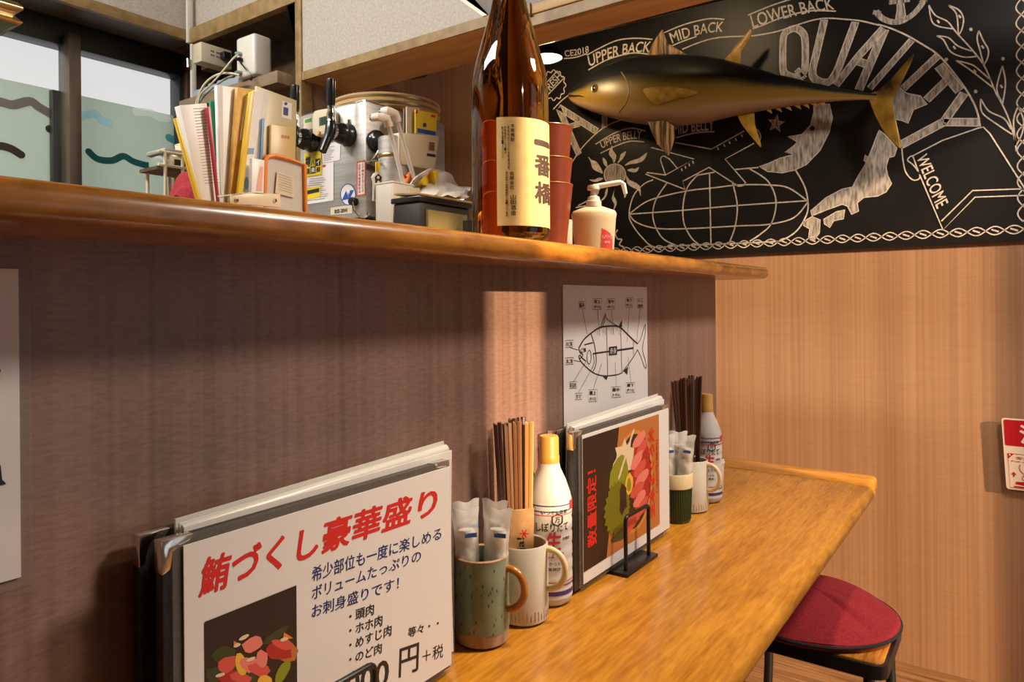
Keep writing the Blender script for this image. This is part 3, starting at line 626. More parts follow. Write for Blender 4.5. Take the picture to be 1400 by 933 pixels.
# ================================================================== MOUNTED TUNA
XF = XB - 0.105
def tone_mat(name, stops, rough=0.3, streak=0.0):
    m = mat(name, stops[0][1], rough); N = m.node_tree.nodes; L = m.node_tree.links
    at = N.new('ShaderNodeAttribute'); at.attribute_name = 'tone'; cr = N.new('ShaderNodeValToRGB'); e = cr.color_ramp.elements
    tc = N.new('ShaderNodeTexCoord'); no = N.new('ShaderNodeTexNoise'); no.inputs['Scale'].default_value = 9; no.inputs['Detail'].default_value = 5
    ma = N.new('ShaderNodeMath'); ma.operation = 'MULTIPLY_ADD'; ma.inputs[1].default_value = 0.16
    sb = N.new('ShaderNodeMath'); sb.operation = 'SUBTRACT'; sb.inputs[1].default_value = 0.08
    L.new(tc.outputs['Object'], no.inputs['Vector']); L.new(no.outputs['Fac'], ma.inputs[0]); L.new(at.outputs['Fac'], sb.inputs[0]); L.new(sb.outputs[0], ma.inputs[2])
    e[0].position = stops[0][0]; e[0].color = (*stops[0][1], 1); e[1].position = stops[-1][0]; e[1].color = (*stops[-1][1], 1)
    for p, c in stops[1:-1]: k = e.new(p); k.color = (*c, 1)
    L.new(ma.outputs[0], cr.inputs['Fac']); L.new(cr.outputs['Color'], N['Principled BSDF'].inputs['Base Color']); return m
M['fish'] = tone_mat('tuna_skin', [(0.0, (0.34, 0.22, 0.14)), (0.16, (0.36, 0.23, 0.12)), (0.27, (0.28, 0.16, 0.024)), (0.50, (0.22, 0.14, 0.02)), (0.60, (0.07, 0.055, 0.016)), (0.68, (0.010, 0.010, 0.010)), (1.0, (0.010, 0.010, 0.011))], 0.36)
M['fin_gold'] = noisy('golden_fin', (0.30, 0.16, 0.015), (0.46, 0.27, 0.04), (12, 40, 40), 0.35, 5)
M['fin_brown'] = noisy('ridged_brown_fin', (0.05, 0.028, 0.012), (0.40, 0.24, 0.11), (20, 90, 6), 0.4, 4, lo=0.4, hi=0.6)
M['fin_tail'] = noisy('dark_gold_tail_fin', (0.02, 0.014, 0.006), (0.36, 0.19, 0.02), (8, 9, 9), 0.35, 3, lo=0.42, hi=0.62)
st3 = [(205, 338, 352), (212, 328, 366), (225, 318, 377), (250, 302, 391), (300, 266, 411), (350, 241, 427), (400, 223, 440), (450, 211, 449), (500, 204, 455), (560, 200, 459), (620, 200, 457), (700, 205, 448), (760, 215, 433), (830, 232, 418), (900, 252, 405), (970, 272, 393), (1033, 286, 384), (1100, 302, 376), (1170, 317, 370), (1235, 328, 366), (1290, 338, 364), (1330, 341, 366)]
tuna = thing('mounted_tuna', 'big golden bellied tuna model mounted in front of the chalkboard', 'fish model', (XF, 0.9, EYE + 0.75))
b = B(); rings = []; NS = 40; vs = []; tone = []
for i, (a, t_, o_) in enumerate(st3):
    T = on_x(700 + a / 2.665, t_ / 2.665, XF); O = on_x(700 + a / 2.665, o_ / 2.665, XF); c = (T + O) / 2; h = (T - O) / 2
    tk = h.length * (0.62 if i > 2 else 0.5) * (1 if a < 1150 else 0.9)
    for k in range(NS):
        th = 2 * PI * k / NS; cs, sn = math.cos(th), math.sin(th)
        p = c + h * cs + V((-tk, 0, 0)) * (abs(sn) ** 0.9 * (1 if sn >= 0 else -1))
        vs.append(p); tone.append((cs + 1) / 2)
fs = [[i * NS + k, i * NS + (k + 1) % NS, (i + 1) * NS + (k + 1) % NS, (i + 1) * NS + k] for i in range(len(st3) - 1) for k in range(NS)]
fs += [list(range(NS)), list(range((len(st3) - 1) * NS, len(st3) * NS))]
b.add(vs, fs); o = b.build('body', M['fish'], tuna, angle=80)
at = o.data.attributes.new('tone', 'FLOAT', 'POINT')
for i, tv in enumerate(tone): at.data[i].value = tv
def fin(name, pts, Z, thick, m, dx=0.0, sm=3, lean=0.0):
    pp = Z(pts); pp = [(q.x, q.y) for q in smooth_pts(pp, sm, True)] if sm else pp
    b = B(); P = [on_x(u, v, XF + dx) for u, v in pp]
    c = sum(P, V()) / len(P); n = len(P)
    f_ = [p + V((-thick / 2 * 0.25, 0, 0)) for p in P]; k_ = [p + V((thick / 2 * 0.25, 0, 0)) for p in P]
    b.add(f_ + k_ + [c + V((-thick / 2, 0, 0)), c + V((thick / 2, 0, 0))], [(i, (i + 1) % n, 2 * n) for i in range(n)] + [(n + (i + 1) % n, n + i, 2 * n + 1) for i in range(n)] + [((i + 1) % n, i, n + i, n + (i + 1) % n) for i in range(n)])
    return b.build(name, M[m], tuna, angle=60)
fin('dorsal_fin', [(488, 210), (512, 162), (530, 132), (549, 107), (556, 130), (565, 155), (590, 172), (622, 190), (640, 203), (600, 212), (540, 212)], Z3, 0.016, 'fin_brown', 0, 0)
fin('dorsal_fin', [(776, 216), (800, 188), (825, 155), (850, 128), (869, 107), (874, 112), (868, 138), (842, 178), (832, 205), (834, 232), (805, 230)], Z3, 0.016, 'fin_gold', 0, 0)
fin('anal_fin', [(820, 418), (835, 450), (865, 490), (905, 537), (908, 530), (898, 495), (885, 455), (882, 405), (850, 410)], Z3, 0.014, 'fin_gold', 0, 0)
fin('pelvic_fin', [(498, 445), (510, 485), (530, 525), (570, 568), (580, 545), (594, 498), (590, 460), (560, 440)], Z3, 0.018, 'fin_brown', -0.035, 0)
fin('tail_fin', [(360, 345), (400, 332), (450, 286), (500, 230), (532, 196), (515, 245), (480, 300), (458, 345), (452, 375), (458, 425), (474, 480), (488, 541), (460, 522), (425, 482), (395, 430), (372, 372)], Z4, 0.016, 'fin_tail', 0, 2)
# pectoral fin lies against the near flank
from mathutils.bvhtree import BVHTree
FB = BVHTree.FromPolygons([tuple(p) for p in vs], fs)
def flank(a, v3, lift):
    r_ = ray(700 + a / 2.665, v3 / 2.665).normalized(); h_, n_, _, _ = FB.ray_cast(E0, r_)
    return h_ - r_ * lift
b = B(); pf = [(478, 326), (505, 318), (560, 316), (620, 321), (678, 337), (640, 352), (580, 366), (530, 382), (500, 364), (486, 345)]
pf = [(q.x, q.y) for q in smooth_pts(pf, 3, True)]; cc_ = (570, 340); n = len(pf)
ou = [flank(a, v, 0.003) for a, v in pf]; mi = [flank(cc_[0] + (a - cc_[0]) * 0.55, cc_[1] + (v - cc_[1]) * 0.55, 0.010) for a, v in pf]
b.add(ou + mi + [flank(*cc_, 0.012)], [(i, (i + 1) % n, n + (i + 1) % n, n + i) for i in range(n)] + [(n + i, n + (i + 1) % n, 2 * n) for i in range(n)]); b.build('pectoral_fin', M['fin_gold'], tuna, angle=60)
e0 = flank(302, 322, 0.0)
LK = Matrix.Translation(e0) @ V((-0.75, 0.30, 0)).to_track_quat('Z', 'Y').to_matrix().to_4x4()
b = B(); b.lathe([(0.0, 0.008), (0.006, 0.0075), (0.0095, 0.005), (0.0105, -0.006)], M=LK, n=24); ey = b.build('eye', M['black_plastic'], tuna)
b = B(); b.lathe([(0.0100, 0.0055), (0.0125, 0.0065), (0.0150, 0.004), (0.0150, -0.008)], M=LK, n=24); b.build('eye_ring', M['gold_metal'], ey)
b = B(); mp = [flank(a, v, 0.0005) for a, v in [(208, 350), (215, 349), (230, 350), (245, 349), (262, 353)]]; b.tube(mp, [0.0045, 0.004, 0.0035, 0.003, 0.001], 8); b.build('mouth_slit', M['print_black'], tuna)
b = B(); gl = [flank(a, v, 0.0003) for a, v in [(398, 262), (420, 300), (425, 340), (412, 380), (388, 410)]]; b.tube(smooth_pts(gl, 5), 0.0018, 8); b.build('gill_seam', M['fin_brown'], tuna)
b = B()
for a, v in ((925, 402), (960, 397), (995, 392), (1030, 387), (1060, 383), (1090, 380), (1120, 377)):
    P = on_x(700 + a / 2.665, v / 2.665, XF); b.prism([P + V((-0.003, 0.012, 0.008)), P + V((-0.003, -0.014, 0.008)), P + V((-0.003, -0.020, -0.014))], (0.006, 0, 0))
b.build('finlet', M['fin_gold'], tuna)
b = B()
for yy in (0.72, 1.15): b.span((XF + 0.045, yy, EYE + 0.76), (XBF - 0.002, yy + 0.03, EYE + 0.79))
b.build('wall_bracket', M['black_metal'], tuna)
# ================================================================== POSTERS ON THE PARTITION
def wall_sheet(name, label, px, y, mat_, border=None, cat='poster'):
    t = thing(name, label, cat, on_y(*px[3], y))
    if border:
        b = B(); b.prism([on_y(u, v, y + 0.0005) for u, v in border], (0, 0.0008, 0)); b.build('laminate_edge', M['sleeve'], t)
    b = B(); b.prism([on_y(u, v, y) for u, v in px], (0, 0.0012, 0)); b.build('paper', mat_, t)
    return t
PY = YW - 0.0016
# corners are squared on the wall so the sheet is a true rectangle
a_, c_ = on_y(769.5, 389.5, PY), on_y(886, 575, PY)
pt = thing('tuna_cuts_poster', 'white poster with a line drawing of tuna cuts taped to the partition', 'poster', (a_.x, PY, c_.z))
b = B(); b.span((a_.x, PY, c_.z), (c_.x, PY + 0.0012, a_.z)); b.build('paper', M['white_paper'], pt)
def po(u, v, off=0.0006): return on_y(u, v, PY - off)
ZP = zoomer(750, 380, 5.185)
ZPa = zoomer(740, 370, 7.778); ZPb = zoomer(740, 480, 7.778)
def pstroke(b, pts, w, sm=0, closed=False):
    if sm: pts = [(p.x, p.y) for p in smooth_pts(pts, sm, closed)]
    ribbon(b, [po(u, v) for u, v in pts], w, (0, -1, 0), closed)
l = B()
top = ZP([(215, 500), (250, 440), (300, 395), (360, 355), (430, 342), (500, 348), (550, 390), (600, 440), (632, 468)])
bot = ZP([(632, 510), (590, 580), (545, 640), (510, 680), (425, 695), (360, 690), (310, 668), (260, 625), (225, 585), (215, 550)])
pstroke(l, top, 0.0030, 4); pstroke(l, bot, 0.0020, 4)
pstroke(l, ZP([(215, 500), (225, 530), (245, 545), (238, 560), (222, 575)]), 0.0020, 2); pstroke(l, ZP([(222, 545), (240, 570), (265, 590)]), 0.002, 2)
pstroke(l, ZP([(302, 398), (325, 470), (338, 560), (335, 620), (315, 665)]), 0.0020, 4); pstroke(l, ZP([(315, 535), (325, 600), (300, 660)]), 0.0013, 3)
pstroke(l, ZP([(255, 475), (315, 460)]), 0.0022); pstroke(l, ZP([(315, 538), (430, 522)]), 0.0028); pstroke(l, ZP([(487, 515), (602, 498)]), 0.0035)
pstroke(l, ZP([(412, 345), (420, 700)]), 0.0013); pstroke(l, ZP([(512, 352), (520, 665)]), 0.0013); pstroke(l, ZP([(602, 450), (603, 545)]), 0.0013)
pstroke(l, ZP([(290, 512), (302, 540), (300, 590), (288, 612), (275, 590), (275, 540)]), 0.0014, 3, True)
pstroke(l, ZP([(632, 468), (655, 430), (672, 370), (687, 330), (685, 400), (670, 470), (668, 520), (690, 600), (693, 640), (680, 630), (655, 560), (632, 510)]), 0.0015, 3)
pstroke(l, ZP([(370, 350), (390, 290), (405, 252), (412, 290), (450, 320), (490, 342)]), 0.0015); pstroke(l, ZP([(385, 345), (405, 270)]), 0.002)
l.poly([po(*q) for q in ZP([(497, 345), (512, 315), (521, 300), (522, 350)])]); l.poly([po(*q) for q in ZP([(532, 660), (565, 628), (558, 688)])]); l.poly([po(*q) for q in ZP([(385, 700), (420, 700), (412, 726)])])
for k in range(16):
    u_ = 330 + 14 * k; pstroke(l, ZP([(u_, 375 - 28 * math.sin((u_ - 300) / 230 * PI * .9)), (u_ + 4, 385 + 22 * math.sin(k * 1.7))]), 0.0007)
l.poly([po(*q) for q in ZP([(250, 500), (264, 498), (266, 522), (254, 530)])]); pstroke(l, ZP([(228, 510), (246, 500), (245, 530), (230, 525)]), 0.0014, 0, True)
for p in ([(240, 222), (275, 400)], [(347, 225), (362, 410)], [(447, 228), (463, 410)], [(573, 210), (557, 455)], [(650, 215), (625, 450)], [(150, 495), (212, 512)], [(180, 585), (225, 595)], [(178, 735), (270, 590)], [(212, 815), (315, 630)], [(317, 790), (378, 608)], [(480, 775), (473, 597)], [(585, 742), (563, 560)]): pstroke(l, ZP(p), 0.0008)
def label_box(x0, y0, x1, y1, lines):
    c = ZP([(x0, y0), (x1, y0 - (x1 - x0) * .05), (x1, y1 - (x1 - x0) * .05), (x0, y1)]); pstroke(l, c, 0.0007, 0, True)
    n = len(lines); h = (y1 - y0) / n; w = x1 - x0
    for i, s in enumerate(lines):
        q = ZP([(x0 + w * .12, y0 + h * i + h * .15), (x1 - w * .12, y0 + h * i + h * .15), (x1 - w * .12, y0 + h * (i + 1) - h * .15), (x0 + w * .12, y0 + h * (i + 1) - h * .15)])
        quad_text(l, s, *q, po, 0.02)
for a in ((212, 170, 262, 220, ['脳天']), (315, 150, 377, 226, ['背上', '(中トロ)']), (415, 150, 470, 226, ['背中', '(中トロ)']), (547, 142, 598, 212, ['背下', '(中トロ)']), (630, 150, 672, 215, ['テール', '尾肉']), (120, 445, 175, 494, ['のど肉']), (120, 568, 178, 616, ['あご肉']),
          (146, 738, 202, 785, ['目玉肉']), (190, 820, 236, 865, ['カマ']), (284, 795, 345, 880, ['腹上', '(大トロ)']), (445, 775, 512, 850, ['腹中', '(大・中トロ)']), (550, 745, 612, 815, ['腹下', '(中トロ)'])): label_box(*a)
l.build('diagram_print', M['print_black'], pt)
b = B(); b.poly([po(*q, 0.0008) for q in ZP([(430, 490), (486, 484), (486, 546), (430, 551)])]); pb = b.build('name_plate', M['print_black'], pt)
b = B(); quad_text(b, '赤身', *ZP([(436, 500), (480, 495), (480, 536), (436, 541)]), lambda u, v: po(u, v, 0.0010), 0.0); b.build('plate_lettering', M['white_paper'], pb)
b = B()
for u, v in ((768, 387), (885, 388)): b.poly([po(u - 4, v - 8, 0.0002), po(u + 6, v - 8, 0.0002), po(u + 4, v + 10, 0.0002), po(u - 5, v + 8, 0.0002)])
b.build('tape', M['sleeve'], pt)
# second poster, cut off by the frame
lx1 = on_y(26, 500, PY).x; lz1 = on_y(20, 368, PY).z; lz0 = on_y(29, 789, PY).z
p2 = thing('laminated_poster', 'laminated white poster cut off at the edge, on the dark brown partition', 'poster', (lx1 - 0.2, PY, lz0))
b = B(); b.span((lx1 - 0.30, PY + 0.0005, lz0 - 0.008), (lx1 + 0.008, PY + 0.0013, lz1 + 0.008)); b.build('laminate_edge', M['sleeve'], p2)
b = B(); b.span((lx1 - 0.292, PY - 0.0005, lz0), (lx1, PY + 0.0004, lz1)); b.build('paper', M['white_paper'], p2)
b = B(); b.poly([po(u, v, 0.0011) for u, v in ((-14, 645), (1, 636), (3, 656), (9, 662), (-14, 668))]); b.poly([po(u, v, 0.0011) for u, v in ((-9, 508), (1, 505), (1, 509), (-9, 513))]); b.build('drawing', M['print_black'], p2)

# ================================================================== MENU STANDS
def blob(b, fn, c, rx, ry, n=14, j=0.12, rot=0):
    pts = []
    for k in range(n):
        a = 2 * PI * k / n; q = 1 + RND.uniform(-j, j); x, y = rx * q * math.cos(a), ry * q * math.sin(a)
        pts.append(fn(c[0] + x * math.cos(rot) - y * math.sin(rot), c[1] + x * math.sin(rot) + y * math.cos(rot)))
    b.poly(pts)
FOOD = [mat('photo_dark_brown', (0.030, 0.013, 0.008), 0.4), mat('photo_salmon', (0.62, 0.085, 0.060), 0.4), mat('photo_pink', (0.74, 0.20, 0.15), 0.4), mat('photo_red', (0.40, 0.02, 0.015), 0.4),
        mat('photo_lemon', (0.78, 0.42, 0.05), 0.4), mat('photo_green', (0.24, 0.25, 0.012), 0.4), mat('photo_dark_green', (0.045, 0.05, 0.012), 0.4), mat('photo_wood', (0.46, 0.155, 0.035), 0.4),
        mat('photo_white', (0.72, 0.56, 0.36), 0.4), mat('photo_orange_rim', (0.62, 0.24, 0.04), 0.4), mat('photo_flag_orange', (0.75, 0.20, 0.03), 0.4), mat('photo_shiso', (0.16, 0.15, 0.006), 0.4)]
def menu_set(x0, x1, z1, y, label, dx0, dx1):
    """a wire stand with a front sheet, a black menu book with metal corners and a stack of clear sleeves"""
    z0 = TOP + 0.006
    # front sheet
    t = thing('menu_sheet', label[0], 'menu', ((x0 + x1) / 2, y, z0))
    b = B(); b.span((x0, y, z0 + 0.006), (x1, y + 0.0015, z1)); b.build('paper', M['white_paper'], t)
    b = B(); b.prism([(x, y + 0.0017, z) for x, z in arc(x0 - 0.002, z1 + 0.002, 0.006, PI, PI / 2, 4) + arc(x1 + 0.002, z1 + 0.002, 0.006, PI / 2, 0, 4) + arc(x1 + 0.002, z0 + 0.005, 0.006, 0, -PI / 2, 4) + arc(x0 - 0.002, z0 + 0.005, 0.006, -PI / 2, -PI, 4)], (0, 0.001, 0)); b.build('sleeve_edge', M['sleeve'], t)
    # sleeves standing behind it
    s = thing('clear_file', label[1], 'file', ((x0 + x1) / 2, y + 0.02, z0))
    for k in range(3):
        yy = y + 0.0205 + 0.0062 * k
        zt = z1 + 0.004 + 0.0022 * k
        b = B(); b.sheet(lambda u, w: (x0 + 0.012 + (x1 - x0 + 0.016) * u, yy + 0.0022 * math.sin(PI * w), z0 + 0.004 + (zt - z0 + 0.009 * u * (0.4 + 0.3 * k)) * w), 10, 8, (0, 0.0022, 0)); b.build('plastic_pocket', M['milky'] if k else M['white_paper'], s)
    b = B(); b.tube([(x0 + 0.014, y + 0.0275, z1 + 0.0035), ((x0 + x1) / 2, y + 0.0275, z1 + 0.0085), (x1 + 0.024, y + 0.0275, z1 + 0.0125)], [0.0050, 0.0058, 0.0065], 12); b.build('rolled_edge', M['milky'], s)
    # menu books with metal corners, one before and one behind the files
    for k, (yy, dx, dz) in enumerate(((y + 0.0045, dx0, 0.006), (y + 0.0405, dx1, 0.004))):
        t = thing('menu_book', label[2 + k], 'menu', ((x0 + x1) / 2, yy, z0))
        b = B(); b.span((x0 + dx, yy, z0), (x1 + 0.006 + dx * .2, yy + 0.0105, z1 + dz)); b.build('cover', M['book'], t, bevel=0.001)
        for sx in (0, 1):
            xc = x0 + dx - 0.0006 if sx == 0 else x1 + 0.0066 + dx * .2; sg = 1 if sx == 0 else -1; L_ = 0.026
            zc = z1 + dz + 0.0006
            b = B(); pr = [(xc, zc), (xc + sg * L_, zc), (xc + sg * (L_ - 0.004), zc - 0.006), (xc + sg * 0.009, zc - 0.010), (xc + sg * 0.007, zc - L_ + 0.003), (xc, zc - L_)]
            b.prism([(px_, yy - 0.0011, pz_) for px_, pz_ in pr], (0, 0.0125, 0)); b.build('metal_corner', M['chrome'], t, bevel=0.0008)
    # wire holder
    t = thing('menu_stand', label[4], 'menu stand', ((x0 + x1) / 2, y - 0.01, TOP))
    return t
M['book'] = noisy('black_leatherette', (0.010, 0.009, 0.009), (0.020, 0.017, 0.015), (200, 200, 200), 0.4, 3, bump=0.2)
def stand(t, xa, xb, y, zt):
    b = B(); b.span((xa - 0.014, y - 0.016, TOP + 0.0005), (xb + 0.016, y + 0.018, TOP + 0.0055)); b.build('base_plate', M['black_metal'], t, bevel=0.001)
    b = B(); b.tube([(xa, y - 0.006, TOP + 0.004)] + [(xa + 0.008 - 0.008 * math.cos(k * PI / 8), y - 0.006, zt - 0.008 + 0.008 * math.sin(k * PI / 8)) for k in range(5)] + [(xb - 0.008 + 0.008 * math.sin(k * PI / 8), y - 0.006, zt - 0.008 + 0.008 * math.cos(k * PI / 8)) for k in range(5)] + [(xb, y - 0.006, TOP + 0.004)], 0.0032, 10); b.build('wire_loop', M['black_metal'], t)
    b = B(); b.span((xa + 0.01, y + 0.018, TOP + 0.0005), (xa + 0.02, YW - 0.006, TOP + 0.0045)); b.span((xb - 0.02, y + 0.018, TOP + 0.0005), (xb - 0.01, YW - 0.006, TOP + 0.0045)); b.build('back_strut', M['black_metal'], t)
ZM = zoomer(180, 600, 2.802); ZMb = zoomer(240, 800, 3.684)
MY = 0.536
tl_ = on_y(251, 743, MY); tr_ = on_y(615, 641, MY)
st_ = menu_set(tl_.x, tr_.x, (tl_.z + tr_.z) / 2, MY, ['white menu sheet with red and navy lettering and a sashimi photo', 'clear sleeves rolled behind the sashimi menu beside the green speckled mug', 'black menu book with metal corners directly behind the sashimi menu', 'black menu book against the partition behind the sashimi menu files', 'black wire stand holding up the sashimi menu with red headline'], on_y(222, 735, MY + .004).x - tl_.x, on_y(190, 718, MY + .0405).x - tl_.x)
P_ = on_y(512, 907, MY - .020); stand(st_, P_.x - .085, P_.x, MY - 0.014, P_.z)
menu1 = [o for o in bpy.data.objects if o.name.startswith('menu_sheet')][0]
def mp1(u, v, off=0.00025): return on_y(u, v, MY - off)
def line1(b, s, tl, tr, br, bl, bold, Z=None):
    quad_text(b, s, *(Z or ZM)([tl, tr, br, bl]), mp1, bold)
b = B(); line1(b, '鮪づくし豪華盛り', (275, 458), (1178, 180), (1165, 292), (255, 612), 0.027); b.build('headline', M['print_red'], menu1)
b = B(); line1(b, '希少部位も一度に楽しめる', (692, 492), (1188, 338), (1186, 385), (690, 552), 0.010); line1(b, 'ボリュームたっぷりの', (692, 568), (1110, 425), (1108, 468), (690, 620), 0.010); line1(b, 'お刺身盛りです！', (692, 638), (1025, 528), (1023, 577), (690, 690), 0.010); b.build('subheading', M['print_navy'], menu1)
b = B()
for s, q in (('・頭肉', ((835, 662), (930, 630), (928, 675), (833, 704))), ('・ホホ肉', ((835, 716), (962, 672), (960, 718), (833, 758))), ('・めすじ肉', ((835, 772), (997, 710), (995, 755), (833, 813))), ('・のど肉', ((835, 827), (960, 780), (958, 822), (833, 868))), ('等々・・', ((1060, 726), (1178, 688), (1176, 725), (1058, 765)))): line1(b, s, *q, 0.016)
line1(b, '円', (1027, 806), (1102, 780), (1098, 890), (1023, 918), 0.012); line1(b, '＋税', (1115, 810), (1195, 784), (1193, 838), (1113, 862), 0.004)
line1(b, '000', (862, 445), (1078, 370), (1072, 505), (855, 585), 0.016, ZMb); b.build('price_lettering', M['print_black'], menu1)
# printed photograph of the sashimi platter
b = B(); q = [mp1(405, 799.5), mp1(405, 985), mp1(277, 1050), mp1(279.5, 852)]
x0_, x1_ = q[3].x, q[0].x; zt_ = (q[0].z + q[3].z) / 2; zb_ = TOP + 0.02
b.poly([(x0_, MY - 0.0005, zt_), (x1_, MY - 0.0005, zt_), (x1_, MY - 0.0005, zb_), (x0_, MY - 0.0005, zb_)])
def pf1(o): return lambda a, c: mp1(240 + a / 3.684, 800 + c / 3.684, 0.0006 + o)
layer = 0
for mi_, c, rx, ry, n, j, rot in ((6, (300, 460), 140, 80, 16, .2, 0), (7, (560, 330), 50, 60, 8, .2, 0), (6, (250, 360), 60, 50, 10, .3, 0), (6, (510, 250), 75, 20, 8, .2, -.6), (3, (280, 470), 60, 40, 12, .2, 0), (1, (265, 400), 62, 36, 12, .15, -.6), (1, (330, 470), 60, 30, 10, .2, .3), (2, (390, 300), 55, 36, 12, .15, -.4),
                                  (3, (520, 330), 70, 50, 12, .15, .1), (1, (540, 300), 55, 24, 10, .15, .3), (4, (330, 400), 28, 58, 16, .04, -.2), (2, (375, 405), 52, 38, 12, .2, .2), (1, (420, 430), 60, 34, 12, .2, .4), (4, (450, 485), 36, 30, 14, .04, 0), (5, (540, 440), 26, 64, 12, .08, .5), (2, (435, 370), 30, 44, 10, .2, .1),
                                  (10, (305, 300), 24, 20, 3, 0, 0), (10, (560, 262), 34, 22, 3, 0, .2), (8, (345, 265), 30, 10, 8, 0, -.5), (8, (310, 305), 20, 9, 8, 0, -.4), (8, (380, 375), 26, 9, 8, 0, -.4), (8, (225, 455), 26, 9, 8, 0, -.3), (8, (548, 275), 22, 10, 8, 0, -.3)):
    b.m = mi_; layer += 1; blob(b, pf1(layer * 0.00002), c, rx, ry, n, j, rot)
b.m = 0; b.build('food_photo', FOOD, menu1)

M2Y = 0.524
a1 = on_y(797, 590, M2Y); a2 = on_y(914, 563, M2Y)
st2_ = menu_set(a1.x - 0.002, a2.x, (a1.z + a2.z) / 2, M2Y, ['menu sheet with a large photo of a red tuna bowl and red lettering', 'clear sleeves rolled behind the tuna bowl menu below the cuts poster', 'black menu book with metal corners directly behind the tuna bowl menu', 'black menu book against the partition behind the tuna bowl menu files', 'black wire stand holding up the tuna bowl photo menu'], on_y(784, 580, M2Y + .004).x - a1.x + .002, on_y(758, 576, M2Y + .0405).x - a1.x + .002)
pA, pB = on_z(831, 778, TOP + 0.002), on_z(865, 757, TOP + 0.002); zl = on_y(848, 712, M2Y - 0.02).z
stand(st2_, pA.x, pB.x, M2Y - 0.014, zl)
menu2 = [o for o in bpy.data.objects if o.name.startswith('menu_sheet')][1]
ZN = zoomer(780, 560, 3.886)
def mp2(u, v, off=0.0006): return on_y(u, v, M2Y - off)
def n2(a, c, off=0.0006): return mp2(780 + a / 3.886, 560 + c / 3.886, off)
xa, xb = n2(68, 400).x, n2(472, 320).x; zt = (n2(92, 148).z + n2(480, 22).z) / 2; zb = TOP + 0.030
def uv2(x, z, off): return V((xa + (xb - xa) * x, M2Y - off, zb + (zt - zb) * z))
b = B()
b.m = 0; b.poly([uv2(0, 0, .0005), uv2(.26, 0, .0005), uv2(.43, 1, .0005), uv2(0, 1, .0005)]); b.m = 7; b.poly([uv2(.26, 0, .0005), uv2(1, 0, .0005), uv2(1, 1, .0005), uv2(.43, 1, .0005)])
lay = [0.0006]
def e2(mi_, c, rx, rz, n=40, j=0.0, rot=0):
    lay[0] += 0.00002; o_ = lay[0]; b.m = mi_
    blob(b, lambda x, z: uv2(x, z, o_), c, rx, rz, n, j, rot)
e2(9, (.62, .50), .275, .43); e2(0, (.62, .50), .25, .40); e2(8, (.50, .72), .15, .15, 24, .3); e2(5, (.43, .55), .12, .22, 14, .15)
for k in range(9): e2(8, (.44 + .02 * k, .62 + .035 * k), .07, .012, 6, .2, 1.0)
e2(3, (.72, .52), .135, .34, 20, .08); 
for k in range(8): e2(1 if k % 2 else 2, (.70 + .04 * math.sin(k * 2.1), .84 - .085 * k), .10, .05, 12, .12, .5 + .2 * math.sin(k))
e2(1, (.60, .18), .13, .06, 12, .1, .5)
lay[0] += 0.00002
b.m = 11; pts = []
for k in range(48):
    a = 2 * PI * k / 48; rr = (1 + (0.10 if k % 2 else -0.04)) * (1 + .25 * math.cos(a - 3.6)); pts.append(uv2(.43 + .155 * rr * math.cos(a), .37 + .20 * rr * math.sin(a), lay[0]))
b.poly(pts); e2(4, (.55, .50), .055, .09, 14, .1); e2(5, (.55, .49), .03, .06, 10, .1); e2(0, (.47, .40), .05, .12, 10, .2); e2(6, (.42, .12), .09, .04, 10, .3)
b.m = 0; b.build('food_photo', FOOD, menu2)
b = B()
def up_text(s, x0, z0, x1, z1, bold): # lettering running upwards
    vs, fs = glyph_box(s, bold)
    b.add_lettering([uv2(x0 + (x1 - x0) * (1 - y), z0 + (z1 - z0) * x, .0009) for x, y in vs], fs, len(vs) // COPIES(bold))
up_text('数量限定！', .035, .16, .145, .74, .03); up_text('生本まぐろ丼', .835, .10, .925, .90, .03); up_text('1,250円(税別)', .945, .30, .985, .78, .02)
b.build('menu_lettering', M['print_red'], menu2)

# ================================================================== MUGS, CHOPSTICKS, WET TOWELS, SOY SAUCE
def toward(c): d = V((c[0], c[1], 0)).normalized(); return -d, V((d.y, -d.x, 0))
M['mug_green'] = noisy('speckled_celadon_glaze', (0.15, 0.20, 0.135), (0.24, 0.285, 0.18), (30, 30, 30), 0.28, 3)
_nt = M['mug_green'].node_tree; _v = _nt.nodes.new('ShaderNodeTexVoronoi'); _v.inputs['Scale'].default_value = 170; _tc = _nt.nodes.new('ShaderNodeTexCoord'); _mp = _nt.nodes.new('ShaderNodeMapping'); _mp.inputs['Scale'].default_value = (1, 1, .45)
_nt.links.new(_tc.outputs['Object'], _mp.inputs['Vector']); _nt.links.new(_mp.outputs['Vector'], _v.inputs['Vector'])
_rp = _nt.nodes.new('ShaderNodeValToRGB'); _rp.color_ramp.elements[0].position = 0.16; _rp.color_ramp.elements[0].color = (.12, .09, .05, 1); _rp.color_ramp.elements[1].position = 0.22; _rp.color_ramp.elements[1].color = (1, 1, 1, 1)
_mx = _nt.nodes.new('ShaderNodeMix'); _mx.data_type = 'RGBA'; _mx.blend_type = 'MULTIPLY'; _mx.inputs[0].default_value = 0.8
_p = _nt.nodes['Principled BSDF']; _src = _p.inputs['Base Color'].links[0].from_socket
_nt.links.new(_v.outputs['Distance'], _rp.inputs['Fac']); _nt.links.new(_src, _mx.inputs[6]); _nt.links.new(_rp.outputs['Color'], _mx.inputs[7]); _nt.links.new(_mx.outputs[2], _p.inputs['Base Color'])
M['bisque'] = noisy('bare_tan_clay', (0.33, 0.19, 0.11), (0.46, 0.29, 0.18), (120, 120, 20), 0.8, 3, bump=0.3)
M['mug_cream'] = noisy('cream_glaze', (0.60, 0.54, 0.43), (0.66, 0.60, 0.50), (20, 20, 20), 0.25, 2)
